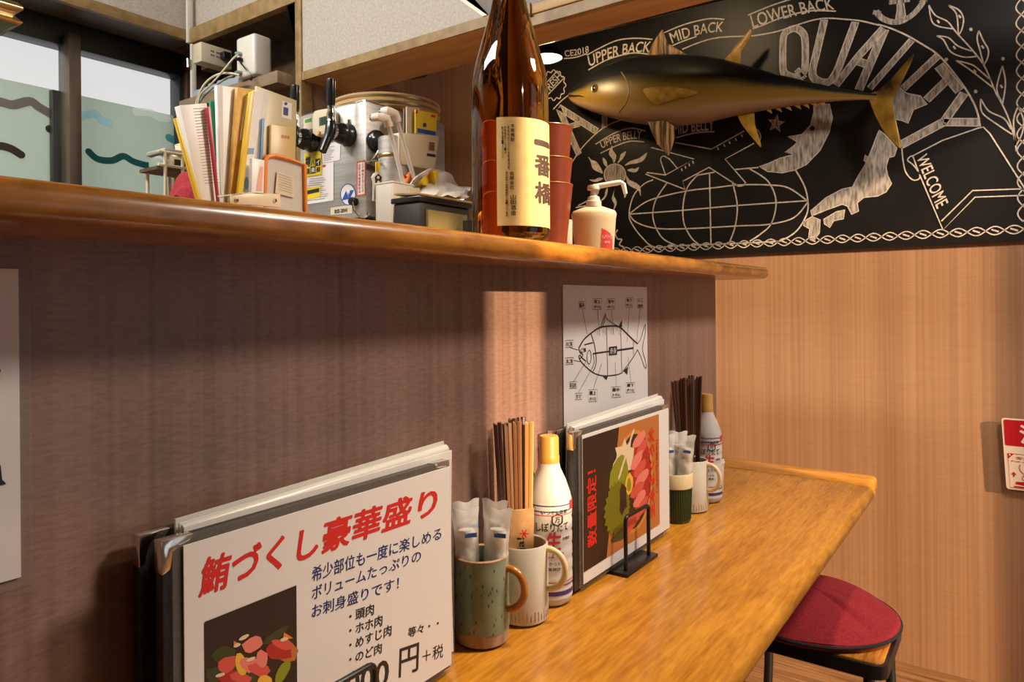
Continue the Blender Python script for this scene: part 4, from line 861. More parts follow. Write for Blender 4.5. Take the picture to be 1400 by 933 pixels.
M['amber'] = noisy('amber_brown_glaze', (0.32, 0.11, 0.015), (0.48, 0.20, 0.03), (60, 60, 60), 0.2, 3)
M['cream_cup'] = mat('cream_cup_band', (0.76, 0.62, 0.36), 0.35); M['green_cup'] = mat('dark_green_cup', (0.025, 0.055, 0.018), 0.35)
M['packet'] = clear('towel_wrap', (0.92, 0.91, 0.89), 0.46, 0.25); M['towel'] = mat('white_wet_towel', (0.84, 0.78, 0.70), 0.9)
M['packet_print'] = mat('blue_packet_print', (0.04, 0.14, 0.42), 0.5)
M['stick_dark'] = noisy('dark_chopstick_wood', (0.05, 0.018, 0.008), (0.10, 0.04, 0.017), (80, 80, 6), 0.45, 4)
M['stick_mid'] = noisy('brown_chopstick_wood', (0.15, 0.062, 0.022), (0.25, 0.11, 0.04), (80, 80, 6), 0.45, 4)
M['stick_light'] = noisy('pale_chopstick_wood', (0.52, 0.25, 0.08), (0.64, 0.34, 0.13), (80, 80, 6), 0.5, 4)
M['kraft'] = noisy('kraft_paper', (0.46, 0.27, 0.12), (0.56, 0.35, 0.17), (90, 90, 90), 0.8, 4)
M['soy_body'] = clear('soy_bottle_plastic', (0.62, 0.58, 0.55), 0.86, 0.18); M['soy_label'] = mat('soy_white_label', (0.62, 0.595, 0.575), 0.35)
M['soy_cap'] = mat('tan_gold_cap', (0.50, 0.27, 0.055), 0.4); M['purple'] = mat('purple_print', (0.06, 0.03, 0.17), 0.4); M['soy_red'] = mat('soy_red_print', (0.55, 0.03, 0.04), 0.4)
def handle(b, c, r, z0, z1, reach, d, rad, n=16):
    pts = []
    for k in range(n + 1):
        a = -PI / 2 + PI * k / n
        pts.append(V((c[0], c[1], (z0 + z1) / 2)) + d * (r - 0.003 + reach * math.cos(a) ** 0.8 if math.cos(a) > 0 else r - 0.003) + V((0, 0, (z1 - z0) / 2 * math.sin(a))))
    b.tube(pts, rad, 12)
def cyl_print(b, s, c, r, th0, z0, w, h, bold=0.0, shear=0.0, vertical=False):
    """lettering wrapped round an upright cylinder, th0 measured from the side that faces the diner"""
    tw, rt = toward(c); vs, fs, cp = fine_glyphs(s, bold, shear)
    b.add_lettering([V((c[0], c[1], z0 + y * h)) + (tw * math.cos(th0 + (x - .5) * w / r) + rt * math.sin(th0 + (x - .5) * w / r)) * r for x, y in vs], fs, 1, cp)
def cyl_patch(b, c, r, ta, tb, z0, z1, n=16):
    tw, rt = toward(c)
    b.sheet(lambda u, w: V((c[0], c[1], z0 + (z1 - z0) * w)) + (tw * math.cos(ta + (tb - ta) * u) + rt * math.sin(ta + (tb - ta) * u)) * r, n, 1)

def make_packet(name='wet_towel_packet'):
    t = thing(name, 'x', 'wet towel')
    L_, W_, D_ = 0.158, 0.0275, 0.0078
    b = B(); b.lathe([(0.0, 0.012), (0.009, 0.012), (0.0102, 0.020), (0.0102, 0.125), (0.009, 0.132), (0.0, 0.132)], n=18, sx=1.1, sy=.75); b.build('towel_roll', M['towel'], t, local=True)
    def f(side):
        def g(u, w):
            e = min(1, min(w, 1 - w) / 0.14); e = math.sin(e * PI / 2)
            k = .82 + .42 * w; x = (u - .5) * W_ * (1.08 - 0.12 * e) * k; y = side * (0.0004 + D_ * e * k * (math.sin(PI * u) ** 0.6 if 0 < u < 1 else 0)) + 0.0012 * math.sin(34 * w + 5 * u) * (0.3 + e)
            return (x, y, L_ * w + 0.002 * math.sin(9 * u) * (w > .95))
        return g
    b = B(); b.sheet(f(1), 10, 22); b.sheet(f(-1), 10, 22); b.build('wrapper', M['packet'], t, local=True, angle=70)
    b = B(); b.box((0.005, -0.0104, 0.127), (0.015, 0.0006, 0.0055)); b.build('printed_stripe', M['packet_print'], t, local=True)
    return t
PK = make_packet()
def place_packet(first, loc, rz, tilt_dir, tilt, label, group):
    t = PK if first else dup(PK)
    t.location = loc; t['label'] = label; t['group'] = group
    ax = V((-tilt_dir[1], tilt_dir[0], 0)).normalized()
    t.rotation_euler = (Matrix.Rotation(tilt, 4, ax) @ Matrix.Rotation(rz, 4, 'Z')).to_euler()
    return t
FACE = lambda c: math.atan2(-c[1], -c[0]) + PI / 2    # local -y towards the diner

# -- green speckled mug
GM = (0.714, 0.559); gz = on_y(660, 775, GM[1] - 0.03).z
t = thing('stoneware_mug', 'speckled green stoneware mug with an amber brown handle, holding wet towels', 'mug', (GM[0], GM[1], TOP))
hg = gz - TOP; R_ = 0.0345
b = B(); b.lathe([(0, 0.001), (0.029, 0.001), (R_ - 0.001, 0.004), (R_, 0.020)], (*GM, TOP), 40); b.build('bare_foot', M['bisque'], t)
b = B(); b.lathe([(R_ + 0.0003, 0.0185), (R_ + 0.0006, 0.022), (R_ + 0.0004, hg * .6), (R_, hg - 0.002), (R_ - 0.0016, hg), (R_ - 0.0035, hg - 0.002), (R_ - 0.004, 0.012), (0, 0.010)], (*GM, TOP), 40); b.build('glazed_body', M['mug_green'], t)
b = B(); b.lathe([(R_ + 0.0002, hg - 0.0025), (R_ + 0.0003, hg - 0.0008), (R_ - 0.0016, hg + 0.0006), (R_ - 0.0034, hg - 0.0012)], (*GM, TOP), 40); b.build('tan_rim', M['bisque'], t)
tw, rt = toward(GM); b = B(); handle(b, GM, R_, TOP + hg * .40, TOP + hg * .86, 0.026, (rt * .93 + tw * .37).normalized(), 0.0048); b.build('handle', M['amber'], t)
tw, rt = toward(GM)
for i, (o, tilt, dr, lab) in enumerate(((tw * .009 - rt * .013, .05, -rt, 'wrapped wet towel at the front of the green mug, with a blue stripe facing out'), (tw * .010 + rt * .014, .05, rt, 'wrapped wet towel in the green mug, leaning to the chopsticks side'), (-tw * .012 - rt * .012, .05, -rt, 'wrapped wet towel at the rear of the green mug, leaning to the sashimi menu'), (-tw * .012 + rt * .013, .03, rt, 'wrapped wet towel at the rear of the green mug, standing straightest'))):
    place_packet(i == 0, V((GM[0], GM[1], TOP + 0.0125 + (0.004 if i > 1 else 0))) + o, FACE(GM) + (.1, -.2, .35, -.4)[i], (dr.x, dr.y), tilt, lab, 'wet towels in the green mug')

# -- cream mugs with chopsticks
def cream_mug(c, zr, label, hd):
    t = thing('stoneware_mug', label, 'mug', (c[0], c[1], TOP)); h = zr - TOP; r = 0.0345
    b = B(); b.lathe([(0, 0.001), (0.030, 0.001), (r - 0.0008, 0.004), (r, 0.010), (r, h - 0.002), (r - 0.0015, h), (r - 0.0034, h - 0.002), (r - 0.004, 0.010), (0, 0.008)], (*c, TOP), 40); b.build('body', M['mug_cream'], t)
    b = B(); tw, rt = toward(c)
    for k in range(40):
        a = 2 * PI * k / 40; d = tw * math.cos(a) + rt * math.sin(a); p = V((c[0], c[1], TOP)) + d * (r - 0.0001)
        b.tube([p + V((0, 0, 0.008)), p + V((0, 0, 0.008 + 0.011 + 0.003 * math.sin(k * 2.3)))], 0.0006, 5)
    b.build('carved_lines', M['bisque'], t)
    b = B(); handle(b, c, r, TOP + h * .42, TOP + h * .93, 0.028, hd(tw, rt), 0.0045); b.build('handle', M['cream_cup'], t)
    return t
WM = (0.795, 0.551); wz = on_y(718, 757, WM[1] - 0.03).z
cream_mug(WM, wz, 'cream stoneware mug with carved lines, holding chopsticks beside the green mug', lambda tw, rt: (rt * .95 + tw * .3).normalized())
WM2 = (1.402, 0.548)
cream_mug(WM2, wz, 'cream stoneware mug behind the dark green cup', lambda tw, rt: (rt * .95 + tw * .3).normalized())
def make_stick(m, L_):
    t = thing('chopsticks', 'x', 'chopsticks')
    for sx in (-1, 1):
        b = B(); b.hexa([(sx * .0003, -.0024, 0), (sx * .0040, -.0024, 0), (sx * .0040, .0024, 0), (sx * .0003, .0024, 0), (sx * .0003, -.0036, L_ - .004 + .004 * (sx > 0)), (sx * .0056, -.0036, L_), (sx * .0056, .0036, L_), (sx * .0003, .0036, L_ - .004 + .004 * (sx > 0))])
        b.build('stick', m, t, bevel=0.0004, local=True)
    return t
def stick_set(c, items, z_top, base, group, where):
    tw, rt = toward(c); protos = {}
    for i, (u, v, kind, depth, how) in enumerate(items):
        P = on_y(u, v, c[1] + depth)                      # top of the pair
        off = V((P.x - c[0], P.y - c[1], 0)); foot = V((c[0], c[1], TOP + 0.012)) + off * min(.62, .024 / max(.001, off.length))
        L_ = (P - foot).length; key = (kind, round(L_ / 0.03))
        if kind not in protos: protos[kind] = (make_stick(M[kind], L_), L_); t = protos[kind][0]
        else: t = dup(protos[kind][0])
        t.location = foot; d = (P - foot).normalized()
        q = V((0, 0, 1)).rotation_difference(d).to_matrix().to_4x4() @ Matrix.Rotation(FACE(c) + 0.5 * math.sin(i * 2.0), 4, 'Z')
        t.rotation_euler = q.to_euler(); t['group'] = group; t['label'] = how + ' ' + where
it = [(680, 578, 'stick_dark', .018, 'dark wooden chopsticks nearest the sashimi menu'), (693, 579, 'stick_mid', .012, 'brown wooden chopsticks second from the sashimi menu'), (701, 577, 'stick_dark', .020, 'dark wooden chopsticks third from the sashimi menu'), (707, 577, 'stick_mid', .008, 'brown wooden chopsticks fourth from the sashimi menu'), (713, 578, 'stick_dark', .016, 'dark wooden chopsticks next to the pale pair'), (724, 577, 'stick_light', -.004, 'pale wooden chopsticks, the thickest pair')]
stick_set(WM, it, 0, [(-.020, -.008), (-.013, .006), (-.006, -.014), (.000, .004), (.008, -.012), (.014, .008)], 'chopsticks in the cream mug', 'in the cream mug beside the soy bottle')
it2 = [(921, 521, 'stick_dark', .010, 'dark chopsticks nearest the tuna bowl menu'), (928, 520, 'stick_mid', .016, 'brown chopsticks second from the tuna bowl menu'), (934, 519, 'stick_dark', .006, 'dark chopsticks third from the tuna bowl menu'), (939, 520, 'stick_mid', .018, 'brown chopsticks fourth from the tuna bowl menu'), (945, 520, 'stick_dark', .010, 'dark chopsticks third from the far soy bottle'), (951, 519, 'stick_mid', .016, 'brown chopsticks second from the far soy bottle'), (956, 520, 'stick_dark', -.010, 'dark chopsticks nearest the far soy bottle')]
stick_set(WM2, it2, 0, [(-.022, -.004), (-.016, .010), (-.009, -.008), (-.002, .010), (.006, -.010), (.013, .006), (.020, -.006)], 'chopsticks in the far cream mug', 'in the mug behind the green cup')
# kraft sleeve standing in the near cream mug
kc = V((WM[0], WM[1], 0)); tw, rt = toward(WM)
f0 = kc + tw * .023 - rt * .004
zt_k = on_y(712, 694, f0.y).z
t = thing('chopstick_sleeve', 'folded kraft paper sleeve with red star and black letters in the cream mug', 'paper sleeve', (f0.x, f0.y, TOP + .03))
def sl(x, z, o=0): return f0 + rt * x + tw * o + V((0, 0, z))
hw = 0.0195
b = B(); b.prism([sl(-hw, TOP + .02), sl(hw - .003, TOP + .02), sl(hw, zt_k), sl(-hw, zt_k - .004)], tw * .0016); b.prism([sl(-hw, zt_k - .004, .0017), sl(-hw, zt_k - .03, .0017), sl(-hw + .022, zt_k - .014, .0017), sl(-hw + .028, zt_k - .001, .0017)], tw * .0008); b.build('paper', M['kraft'], t)
b = B()
for k in range(3):
    a = k * PI / 3; p = sl(.006, zt_k - .034, .0020); d = rt * math.cos(a) * .006 + V((0, 0, math.sin(a) * .006)); ribbon(b, [p - d, p + d], .0016, tw)
put_text(b, 'に', sl(.009, zt_k - .066, .0020), V((0, 0, .009)), -rt * .009, .02); b.build('red_print', M['print_red'], t)
b = B(); put_text(b, 'ja!', sl(.009, zt_k - .057, .0020), V((0, 0, .018)), -rt * .013, .02); b.build('black_print', M['print_black'], t)

# -- dark green cup with cream rim and wet towels
GC = (1.318, 0.546); gcz = on_y(932, 652, GC[1] - 0.025).z; zs = on_y(932, 672, GC[1] - .025).z
t = thing('ribbed_cup', 'dark green ribbed cup with a cream rim band, holding wet towels', 'cup', (*GC, TOP)); h = gcz - TOP; hs = zs - TOP
b = B(); b.lathe([(0, .001), (.0265, .001), (.0275, .003), (.0305, hs)], (*GC, TOP), 48); b.build('body', M['green_cup'], t)
b = B()
for k in range(44):
    a = 2 * PI * k / 44; d = V((math.cos(a), math.sin(a), 0)); b.tube([V((*GC, TOP + .006)) + d * .0277, V((*GC, TOP + hs - .002)) + d * .0304], .0009, 5)
b.build('ribs', M['green_cup'], t)
b = B(); b.lathe([(.0306, hs - .001), (.0322, hs), (.0330, h - .002), (.0318, h), (.030, h - .002), (.0255, .010), (0, .008)], (*GC, TOP), 48); b.build('rim_band', M['cream_cup'], t)
tw, rt = toward(GC)
for i, (o, tilt, dr, lab) in enumerate(((tw * .006 - rt * .011, .05, -rt, 'wrapped wet towel in the green cup, nearest the tuna bowl menu'), (tw * .007 + rt * .012, .06, rt, 'wrapped wet towel in the green cup, leaning to the soy bottle'), (-tw * .013 + rt * .001, .03, rt, 'wrapped wet towel at the rear of the green cup'))):
    place_packet(False, V((*GC, TOP + .0105 + .002 * i)) + o, FACE(GC) + (.15, -.3, .2)[i], (dr.x, dr.y), tilt, lab, 'wet towels in the green cup')

# -- soy sauce bottles
def soy(c, zt, label):
    t = thing('soy_sauce_bottle', label, 'soy sauce', (*c, TOP)); r = .0322; H_ = zt - TOP
    zc = H_ - .036; zsx = H_ * .62
    b = B(); b.lathe([(0, .002), (.026, .001), (.030, .004), (r, .010), (r, .020)] + [q for k in range(6) for q in ((r, .024 + k * .019), (r - .0010, .028 + k * .019), (r, .032 + k * .019))] + [(r, zsx), (r - .002, zsx + .010), (.024, zsx + .028), (.0165, zsx + .044), (.0145, zc), (0, zc)], (*c, TOP), 40); b.build('bottle_body', M['soy_body'], t)
    b = B(); b.lathe([(.0138, zc - .004), (.0150, zc - .003), (.0152, zc + .006), (.0145, zc + .0075), (.0142, H_ - .003), (.0128, H_), (0, H_)], (*c, TOP), 32); b.build('cap', M['soy_cap'], t)
    b = B(); rl = r + .0004; b.lathe([(rl, .012)] + [q for k in range(6) for q in ((rl, .024 + k * .019), (rl - .0009, .028 + k * .019), (rl, .032 + k * .019))] + [(rl, zsx + .001)], (*c, TOP), 48); lab = b.build('label', M['soy_label'], t)
    pr = rl + .0005
    b = B()
    for z0, z1 in ((.018, .024),): cyl_patch(b, c, pr, -2, 2, TOP + z0, TOP + z1, 40)
    for z0 in (.031, zsx - .012, zsx - .004): cyl_patch(b, c, pr, -2, 2, TOP + z0, TOP + z0 + .0016, 40)
    b.build('purple_band', M['purple'], lab)
    b = B()
    for z0 in (.036, zsx - .017): cyl_patch(b, c, pr, -2, 2, TOP + z0, TOP + z0 + .0012, 40)
    cyl_print(b, '生', c, pr + .0002, .15, TOP + H_ * .345, .024, .026, .03, .1); cyl_patch(b, c, pr, 1.05, 1.5, TOP + zsx - .012, TOP + zsx + .001, 8)
    b.build('red_character', M['soy_red'], lab)
    b = B(); a0 = .15
    cyl_print(b, 'いつでも新鮮', c, pr, a0 + .1, TOP + H_ * .555, .040, .0065, .01); cyl_print(b, 'しぼりたて', c, pr, a0, TOP + H_ * .455, .050, .0125, .012); cyl_print(b, 'しょうゆ', c, pr, a0 + .1, TOP + H_ * .30, .026, .008, .008)
    cyl_print(b, '鮮度', c, pr, a0 - .75, TOP + H_ * .41, .009, .005, .02); cyl_print(b, '開けてからも', c, pr, a0 - .2, TOP + H_ * .255, .036, .005, .012); cyl_print(b, '常温保存', c, pr, a0 - .05, TOP + H_ * .225, .026, .0045, .012); cyl_print(b, '本醸造', c, pr, a0 + .65, TOP + H_ * .40, .014, .0045, .012)
    tw, rt = toward(c)
    hexp = [(a0 + .2 + .0085 / r * math.cos(PI / 6 + k * PI / 3), TOP + H_ * .525 + .0085 * math.sin(PI / 6 + k * PI / 3)) for k in range(6)]
    ring = [V((c[0], c[1], z)) + (tw * math.cos(th) + rt * math.sin(th)) * pr for th, z in hexp]
    nrm = tw * math.cos(a0 + .2) + rt * math.sin(a0 + .2); ribbon(b, ring, .0022, nrm, True)
    cyl_print(b, '万', c, pr, a0 + .2, TOP + H_ * .508, .008, .008, .02)
    b.build('black_lettering', M['print_black'], lab)
    return t
SB = (0.865, 0.552); SB2 = (1.487, 0.546); zso = on_y(746, 597, SB[1]).z
soy(SB, zso, 'tall soy sauce bottle with tan cap beside the tuna bowl menu')
soy(SB2, on_y(964, 539, SB2[1]).z, 'tall soy sauce bottle with tan cap at the far end behind the cream mug')
# small white tile standing behind the far bottle
P = V((1.556, .556, TOP)); t = thing('table_caddy', 'small white container just behind the far soy sauce bottle', 'container', P)
b = B(); b.lathe([(0, .001), (.020, .001), (.022, .004), (.024, .075), (.0225, .077), (.021, .074), (.019, .006), (0, .005)], P, 28); b.build('body', M['white_plastic'], t)
b = B(); b.lathe([(.0243, .066), (.0252, .067), (.0252, .071), (.0243, .072)], P, 28); b.build('rim', M['white_plastic'], t)

# ================================================================== STOOLS
def make_stool(c, label):
    t = thing('bar_stool', label, 'stool', (c[0], c[1], 0)); zs_ = EYE - 0.685
    b = B(); n = 120
    def dome(u, w):
        a = 2 * PI * u; r = .176 * w ** .8
        z = zs_ + .014 + .047 * (1 - w ** 2.3) + .0015 * math.sin(5 * a + 3) * w - .010 * math.exp(-((a - 4.15) / .09) ** 2) * math.sin(PI * w) - .006 * math.exp(-((a - 4.7) / .14) ** 2) * math.sin(PI * w) ** 2
        return (r * math.cos(a), r * math.sin(a), z)
    b.sheet(dome, n, 14); b.lathe([(.176, zs_ + .014), (.178, zs_ + .008), (.174, zs_ + .001), (0, zs_)], n=n); b.build('cushion', M['red_fabric'], t, local=True, angle=70)
    b = B(); b.tube([(.1775 * math.cos(2 * PI * k / 48), .1775 * math.sin(2 * PI * k / 48), zs_ + .009) for k in range(49)], .0035, 8, caps=False); b.build('piping', M['seat_edge'], t, local=True)
    hw = .156; R3 = .11
    def sqr(h, r): # near corners tight, far corners well rounded
        R_ = R3 + (r - .022); return [(x + .002, y - .009) for x, y in arc(h - R_, -h + R_, R_, -PI / 2, 0, 8) + arc(h - R_, h - R_, R_, 0, PI / 2, 8) + arc(-h + r, h - r, r, PI / 2, PI, 5) + arc(-h + r, -h + r, r, PI, 1.5 * PI, 5)]
    b = B(); b.prism([(x, y, zs_ - .0165) for x, y in sqr(hw, .022)], (0, 0, .0155)); b.build('wood_seat', M['ledge'], t, local=True, bevel=.002)
    b = B()
    o_, i_ = sqr(hw + .0075, .028), sqr(hw + .0006, .022); n_ = len(o_)
    b.add([(x, y, zs_ - .030) for x, y in o_] + [(x, y, zs_ - .004) for x, y in o_] + [(x, y, zs_ - .004) for x, y in i_] + [(x, y, zs_ - .030) for x, y in i_], [(q * n_ + k, q * n_ + (k + 1) % n_, ((q + 1) % 4) * n_ + (k + 1) % n_, ((q + 1) % 4) * n_ + k) for q in range(4) for k in range(n_)])
    b.build('seat_frame', M['black_metal'], t, local=True)
    for sx, sy in ((1, 1), (1, -1), (-1, 1), (-1, -1)):
        b = B(); b.tube([(sx * .128 + .002, sy * .128 - .009, zs_ - .018), (sx * .133 + .002, sy * .133 - .009, zs_ - .20), (sx * .150 + .002, sy * .150 - .009, .004)], .0105, 12); b.tube([(sx * .150 + .002, sy * .150 - .009, .0005), (sx * .150 + .002, sy * .150 - .009, .012)], .0125, 12); b.build('leg', M['black_metal'], t, local=True)
    b = B(); b.tube([(.1455 * x + .002, .1455 * y - .009, .20) for x, y in ((-1, -1), (1, -1), (1, 1), (-1, 1), (-1, -1))], .007, 8, caps=False); b.build('foot_rail', M['black_metal'], t, local=True)
    return t
M['seat_edge'] = mat('dark_seat_piping', (0.008, 0.007, 0.009), 0.8)
stool = make_stool((1.630, 0.372), 'round red cushioned stool with black legs, tucked under the counter end')
P = on_z(1006, 929, EYE - 0.668); d_ = V((P.x, P.y, 0)).normalized(); C2 = P - d_ * 0.177
s2 = dup(stool, (C2.x, C2.y - 0.01, 0), .12, 'second red cushioned stool, mostly hidden below the counter front edge'); 

# ================================================================== FIRE EXTINGUISHER SIGN
XS = XB - 0.016
sA, sB = on_x(1369, 571.5, XS), on_x(1376, 668.5, XS)
sn = thing('fire_extinguisher_sign', 'red and white fire extinguisher sign standing off the end wall', 'sign', (XS, sB.y - .12, sB.z))
W2 = 0.24; Zt, Zb = sA.z, sB.z
tl = V((XS, sA.y, Zt)); dx_ = V((0, -1, -.0)) ; dz_ = (sB - sA)
def sg(x, z, o=0.0): return tl + dx_ * (W2 * x) + dz_ * z + V((-o, 0, 0))
M['sign_red'] = mat('sign_red', (0.36, 0.006, 0.012), 0.35); M['sign_white'] = mat('sign_cream_white', (0.66, 0.52, 0.40), 0.4)
def rr(x0, z0, x1, z1, r, o):
    ry = r * W2 / dz_.length; out = []
    for cx_, cz_, a in ((x1 - r, z0 + ry, 0), (x1 - r, z1 - ry, 1), (x0 + r, z1 - ry, 2), (x0 + r, z0 + ry, 3)):
        for k in range(5):
            an = -PI / 2 + a * PI / 2 + k * PI / 8; out.append(sg(cx_ + r * math.cos(an), cz_ + ry * math.sin(an), o))
    return out
b = B(); b.prism(rr(0, 0, 1, 1, .03, 0), (.004, 0, 0)); b.build('plate', M['sign_white'], sn)
b = B(); b.poly(rr(.02, .02, .98, .385, .02, .0006)); b.poly([sg(.04, .495, .0006), sg(.10, .495, .0006), sg(.04, .57, .0006)])
def sg_r(pts, w): ribbon(b, [sg(x, z, .0008) for x, z in pts], w, (-1, 0, 0))
sg_r([(.04, .495), (.98, .495), (.98, .975), (.04, .975), (.04, .495)], .0012)
def sg_t(s, x0, z1, x1, z0, bold, o=.0008): put_text(b, s, sg(x0, z1, o), sg(x1, z1, o) - sg(x0, z1, o), sg(x0, z0, o) - sg(x0, z1, o), bold)
sg_t('安全栓を抜く', .12, .57, .52, .53, .01); sg_t('Pull out the safety pin', .07, .615, .62, .59, .01)
sg_r([(.085, .82), (.085, .76)], .003); sg_r([(.065, .79), (.085, .755), (.105, .79)], .003)
pts = [(.155, .64), (.145, .69), (.16, .74), (.19, .78), (.165, .83), (.19, .86), (.225, .85), (.235, .80), (.22, .76), (.25, .735), (.30, .745), (.32, .71)]; sg_r([(p.x, p.y) for p in smooth_pts(pts, 3)], .0018); sg_r([(.28, .70), (.27, .66), (.31, .64)], .0018)
b.poly([sg(x, z, .0008) for x, z in ((.10, .885), (.42, .86), (.46, .89), (.18, .925), (.42, .93), (.42, .955), (.10, .92))]); b.poly([sg(x, z, .0008) for x, z in ((.08, .945), (.22, .945), (.24, .965), (.08, .965))])
b.build('red_print', M['sign_red'], sn)
b = B(); sg_t('消火器', .17, .345, .92, .075, .03, .0010); sg_t('1', .05, .525, .065, .50, .02, .0010); b.build('white_lettering', M['sign_white'], sn)
for yy in (.3, .75):
    b = B(); q = sg(yy, .5); b.tube([q + V((.0045, 0, 0)), V((XB - .0005, q.y, q.z))], .008, 12); b.build('standoff', M['chrome'], sn)
# ================================================================== ON THE LEDGE
# sake bottle
def face(c): return toward(c)
def at_depth(u, y, z=0): p = on_y(u, 300, y); return (p.x, y)
M['bottle_glass'] = mat('brown_bottle_glass', (0.64, 0.25, 0.03), 0.03); _p = M['bottle_glass'].node_tree.nodes['Principled BSDF']; _p.inputs['Transmission Weight'].default_value = 1.0; _p.inputs['IOR'].default_value = 1.45
M['sake_label'] = noisy('cream_sake_label', (0.74, 0.50, 0.18), (0.80, 0.56, 0.22), (60, 60, 60), 0.6, 4)
SK = at_depth(698.5, 0.562)
t = thing('sake_bottle', 'tall brown glass sake bottle with a cream label standing on the ledge', 'sake bottle', (*SK, LEDGE_Z)); r = 0.0528
zl0 = on_y(715, 307, SK[1] - .05).z - LEDGE_Z; zl1 = on_y(715, 157, SK[1] - .05).z - LEDGE_Z
b = B(); b.lathe([(0, .004), (.030, .0035), (.046, .001), (r - .002, .005), (r, .012), (r, .205), (.0515, .222), (.0475, .243), (.041, .266), (.034, .290), (.028, .312), (.0225, .336), (.0185, .358), (.0168, .372), (.0168, .385), (.0185, .387), (.0185, .395), (.015, .396), (0, .396)], (*SK, LEDGE_Z), 64); b.build('glass_body', M['bottle_glass'], t, angle=60)
b = B(); b.lathe([(.0178, .386), (.0198, .387), (.0198, .402), (.018, .404), (0, .404)], (*SK, LEDGE_Z), 32); b.build('cap', M['gold_metal'], t)
b = B(); cyl_patch(b, SK, r + .0006, -.34, 1.95, LEDGE_Z + zl0, LEDGE_Z + zl1, 40); lb = b.build('label', M['sake_label'], t)
hL = zl1 - zl0
def col_text(b, s, th, z1, z0, w, bold, rr_=.0010):
    n = len(s); h = (z1 - z0) / n
    for i, ch in enumerate(s):
        if ch != ' ': cyl_print(b, ch, SK, r + rr_, th, LEDGE_Z + z1 - h * (i + .93), w, h * .86, bold)
b = B()
col_text(b, '一', 1.00, zl0 + hL * .82, zl0 + hL * .755, .040, .05); col_text(b, '番', 1.00, zl0 + hL * .70, zl0 + hL * .46, .040, .035); col_text(b, '橋', 1.02, zl0 + hL * .44, zl0 + hL * .20, .042, .03)
b.build('brush_lettering', mat('brown_black_ink', (0.05, 0.022, 0.012), .6), lb)
b = B()
col_text(b, '本格焼酎', .06, zl0 + hL * .94, zl0 + hL * .77, .0048, .02); col_text(b, '有限会社', .03, zl0 + hL * .50, zl0 + hL * .33, .0056, .015); col_text(b, '山田酒造', .06, zl0 + hL * .29, zl0 + hL * .09, .0072, .015)
col_text(b, '原材料米こうじ米黒糖焼酎', -.045, zl0 + hL * .92, zl0 + hL * .52, .0024, .01); col_text(b, '本格焼酎アルコール', -.125, zl0 + hL * .92, zl0 + hL * .66, .0024, .01); col_text(b, '内容量一八〇〇', -.19, zl0 + hL * .92, zl0 + hL * .62, .0024, .01); col_text(b, '鹿児島県大島郡龍郷町大勝一三七三番地', -.10, zl0 + hL * .50, zl0 + hL * .08, .0028, .01)
b.build('small_lettering', M['print_black'], lb)

# stacked red cups
M['red_cup'] = noisy('brick_red_cup', (0.27, 0.052, 0.018), (0.31, 0.065, 0.024), (20, 20, 20), 0.35, 2)
cy = 0.655; CC = at_depth(748, cy); pxm = (CS * CC[0] + SN * CC[1]) / FPX
zt = [on_y(768, v, cy).z for v in (184, 226, 259)]
where = ('topmost of the stack of brick red cups', 'middle one of the stack of brick red cups', 'lowest of the stack of brick red cups, standing on the ledge')
rt_ = 36 * pxm
for i, z1 in enumerate(zt):
    t = thing('stacking_cup', where[i] + ' behind the sake bottle', 'cup', (*CC, z1 - .1), group='stack of brick red cups')
    hc = zt[2] - LEDGE_Z
    b = B(); b.lathe([(0, -hc + .001), (rt_ * .68, -hc + .001), (rt_ * .70, -hc + .004), (rt_ - .001, -.004), (rt_, -.001), (rt_ - .001, 0), (rt_ - .0022, -.003), (rt_ * .70 - .002, -hc + .006), (0, -hc + .005)], (*CC, z1), 40); b.build('cup_body', M['red_cup'], t)
    b = B(); b.tube([V((*CC, z1 - .0006)) + V((math.cos(2 * PI * k / 40), math.sin(2 * PI * k / 40), 0)) * (rt_ - .0007) for k in range(41)], .0011, 6, caps=False); b.build('rim', M['amber'], t)

# soap pump
M['soap'] = mat('cream_soap_bottle', (0.74, 0.62, 0.40), 0.35); _p = M['soap'].node_tree.nodes['Principled BSDF']; _p.inputs['Subsurface Weight'].default_value = .2; _p.inputs['Subsurface Radius'].default_value = (.02, .015, .008)
py_ = 0.605; PC = at_depth(812, py_); k_ = (CS * PC[0] + SN * PC[1]) / FPX
def pz_(v): return on_y(812, v, py_).z
t = thing('soap_pump_bottle', 'cream pump soap bottle with a red label on the ledge', 'soap bottle', (*PC, LEDGE_Z))
tw, rt = toward(PC); RM = Matrix(((rt.x, tw.x, 0, PC[0]), (rt.y, tw.y, 0, PC[1]), (0, 0, 1, 0), (0, 0, 0, 1)))
w0, w1 = 26.5 * k_, 31 * k_
b = B(); b.lathe([(0, LEDGE_Z + .001), (w0 * .96, LEDGE_Z + .001), (w0, LEDGE_Z + .006), (w1 * .96, pz_(300)), (w1, pz_(293)), (w1 * .93, pz_(289)), (w1 * .5, pz_(284)), (10 * k_, pz_(282)), (0, pz_(282))], n=40, M=RM, sy=.62); b.build('bottle_body', M['soap'], t, angle=50)
b = B(); b.lathe([(0, pz_(283)), (10.5 * k_, pz_(283)), (10.5 * k_, pz_(276)), (9 * k_, pz_(275)), (8 * k_, pz_(270)), (4.5 * k_, pz_(268)), (4 * k_, pz_(258)), (0, pz_(258))], n=28, M=RM); b.build('pump_collar', M['white_plastic'], t)
b = B(); b.lathe([(0, pz_(260)), (8.5 * k_, pz_(260)), (9 * k_, pz_(257)), (8 * k_, pz_(254)), (0, pz_(253.5))], n=24, M=RM)
o0 = V((PC[0], PC[1], pz_(256))); tip = o0 + rt * (36 * k_) + V((0, 0, 5 * k_)) + tw * .006
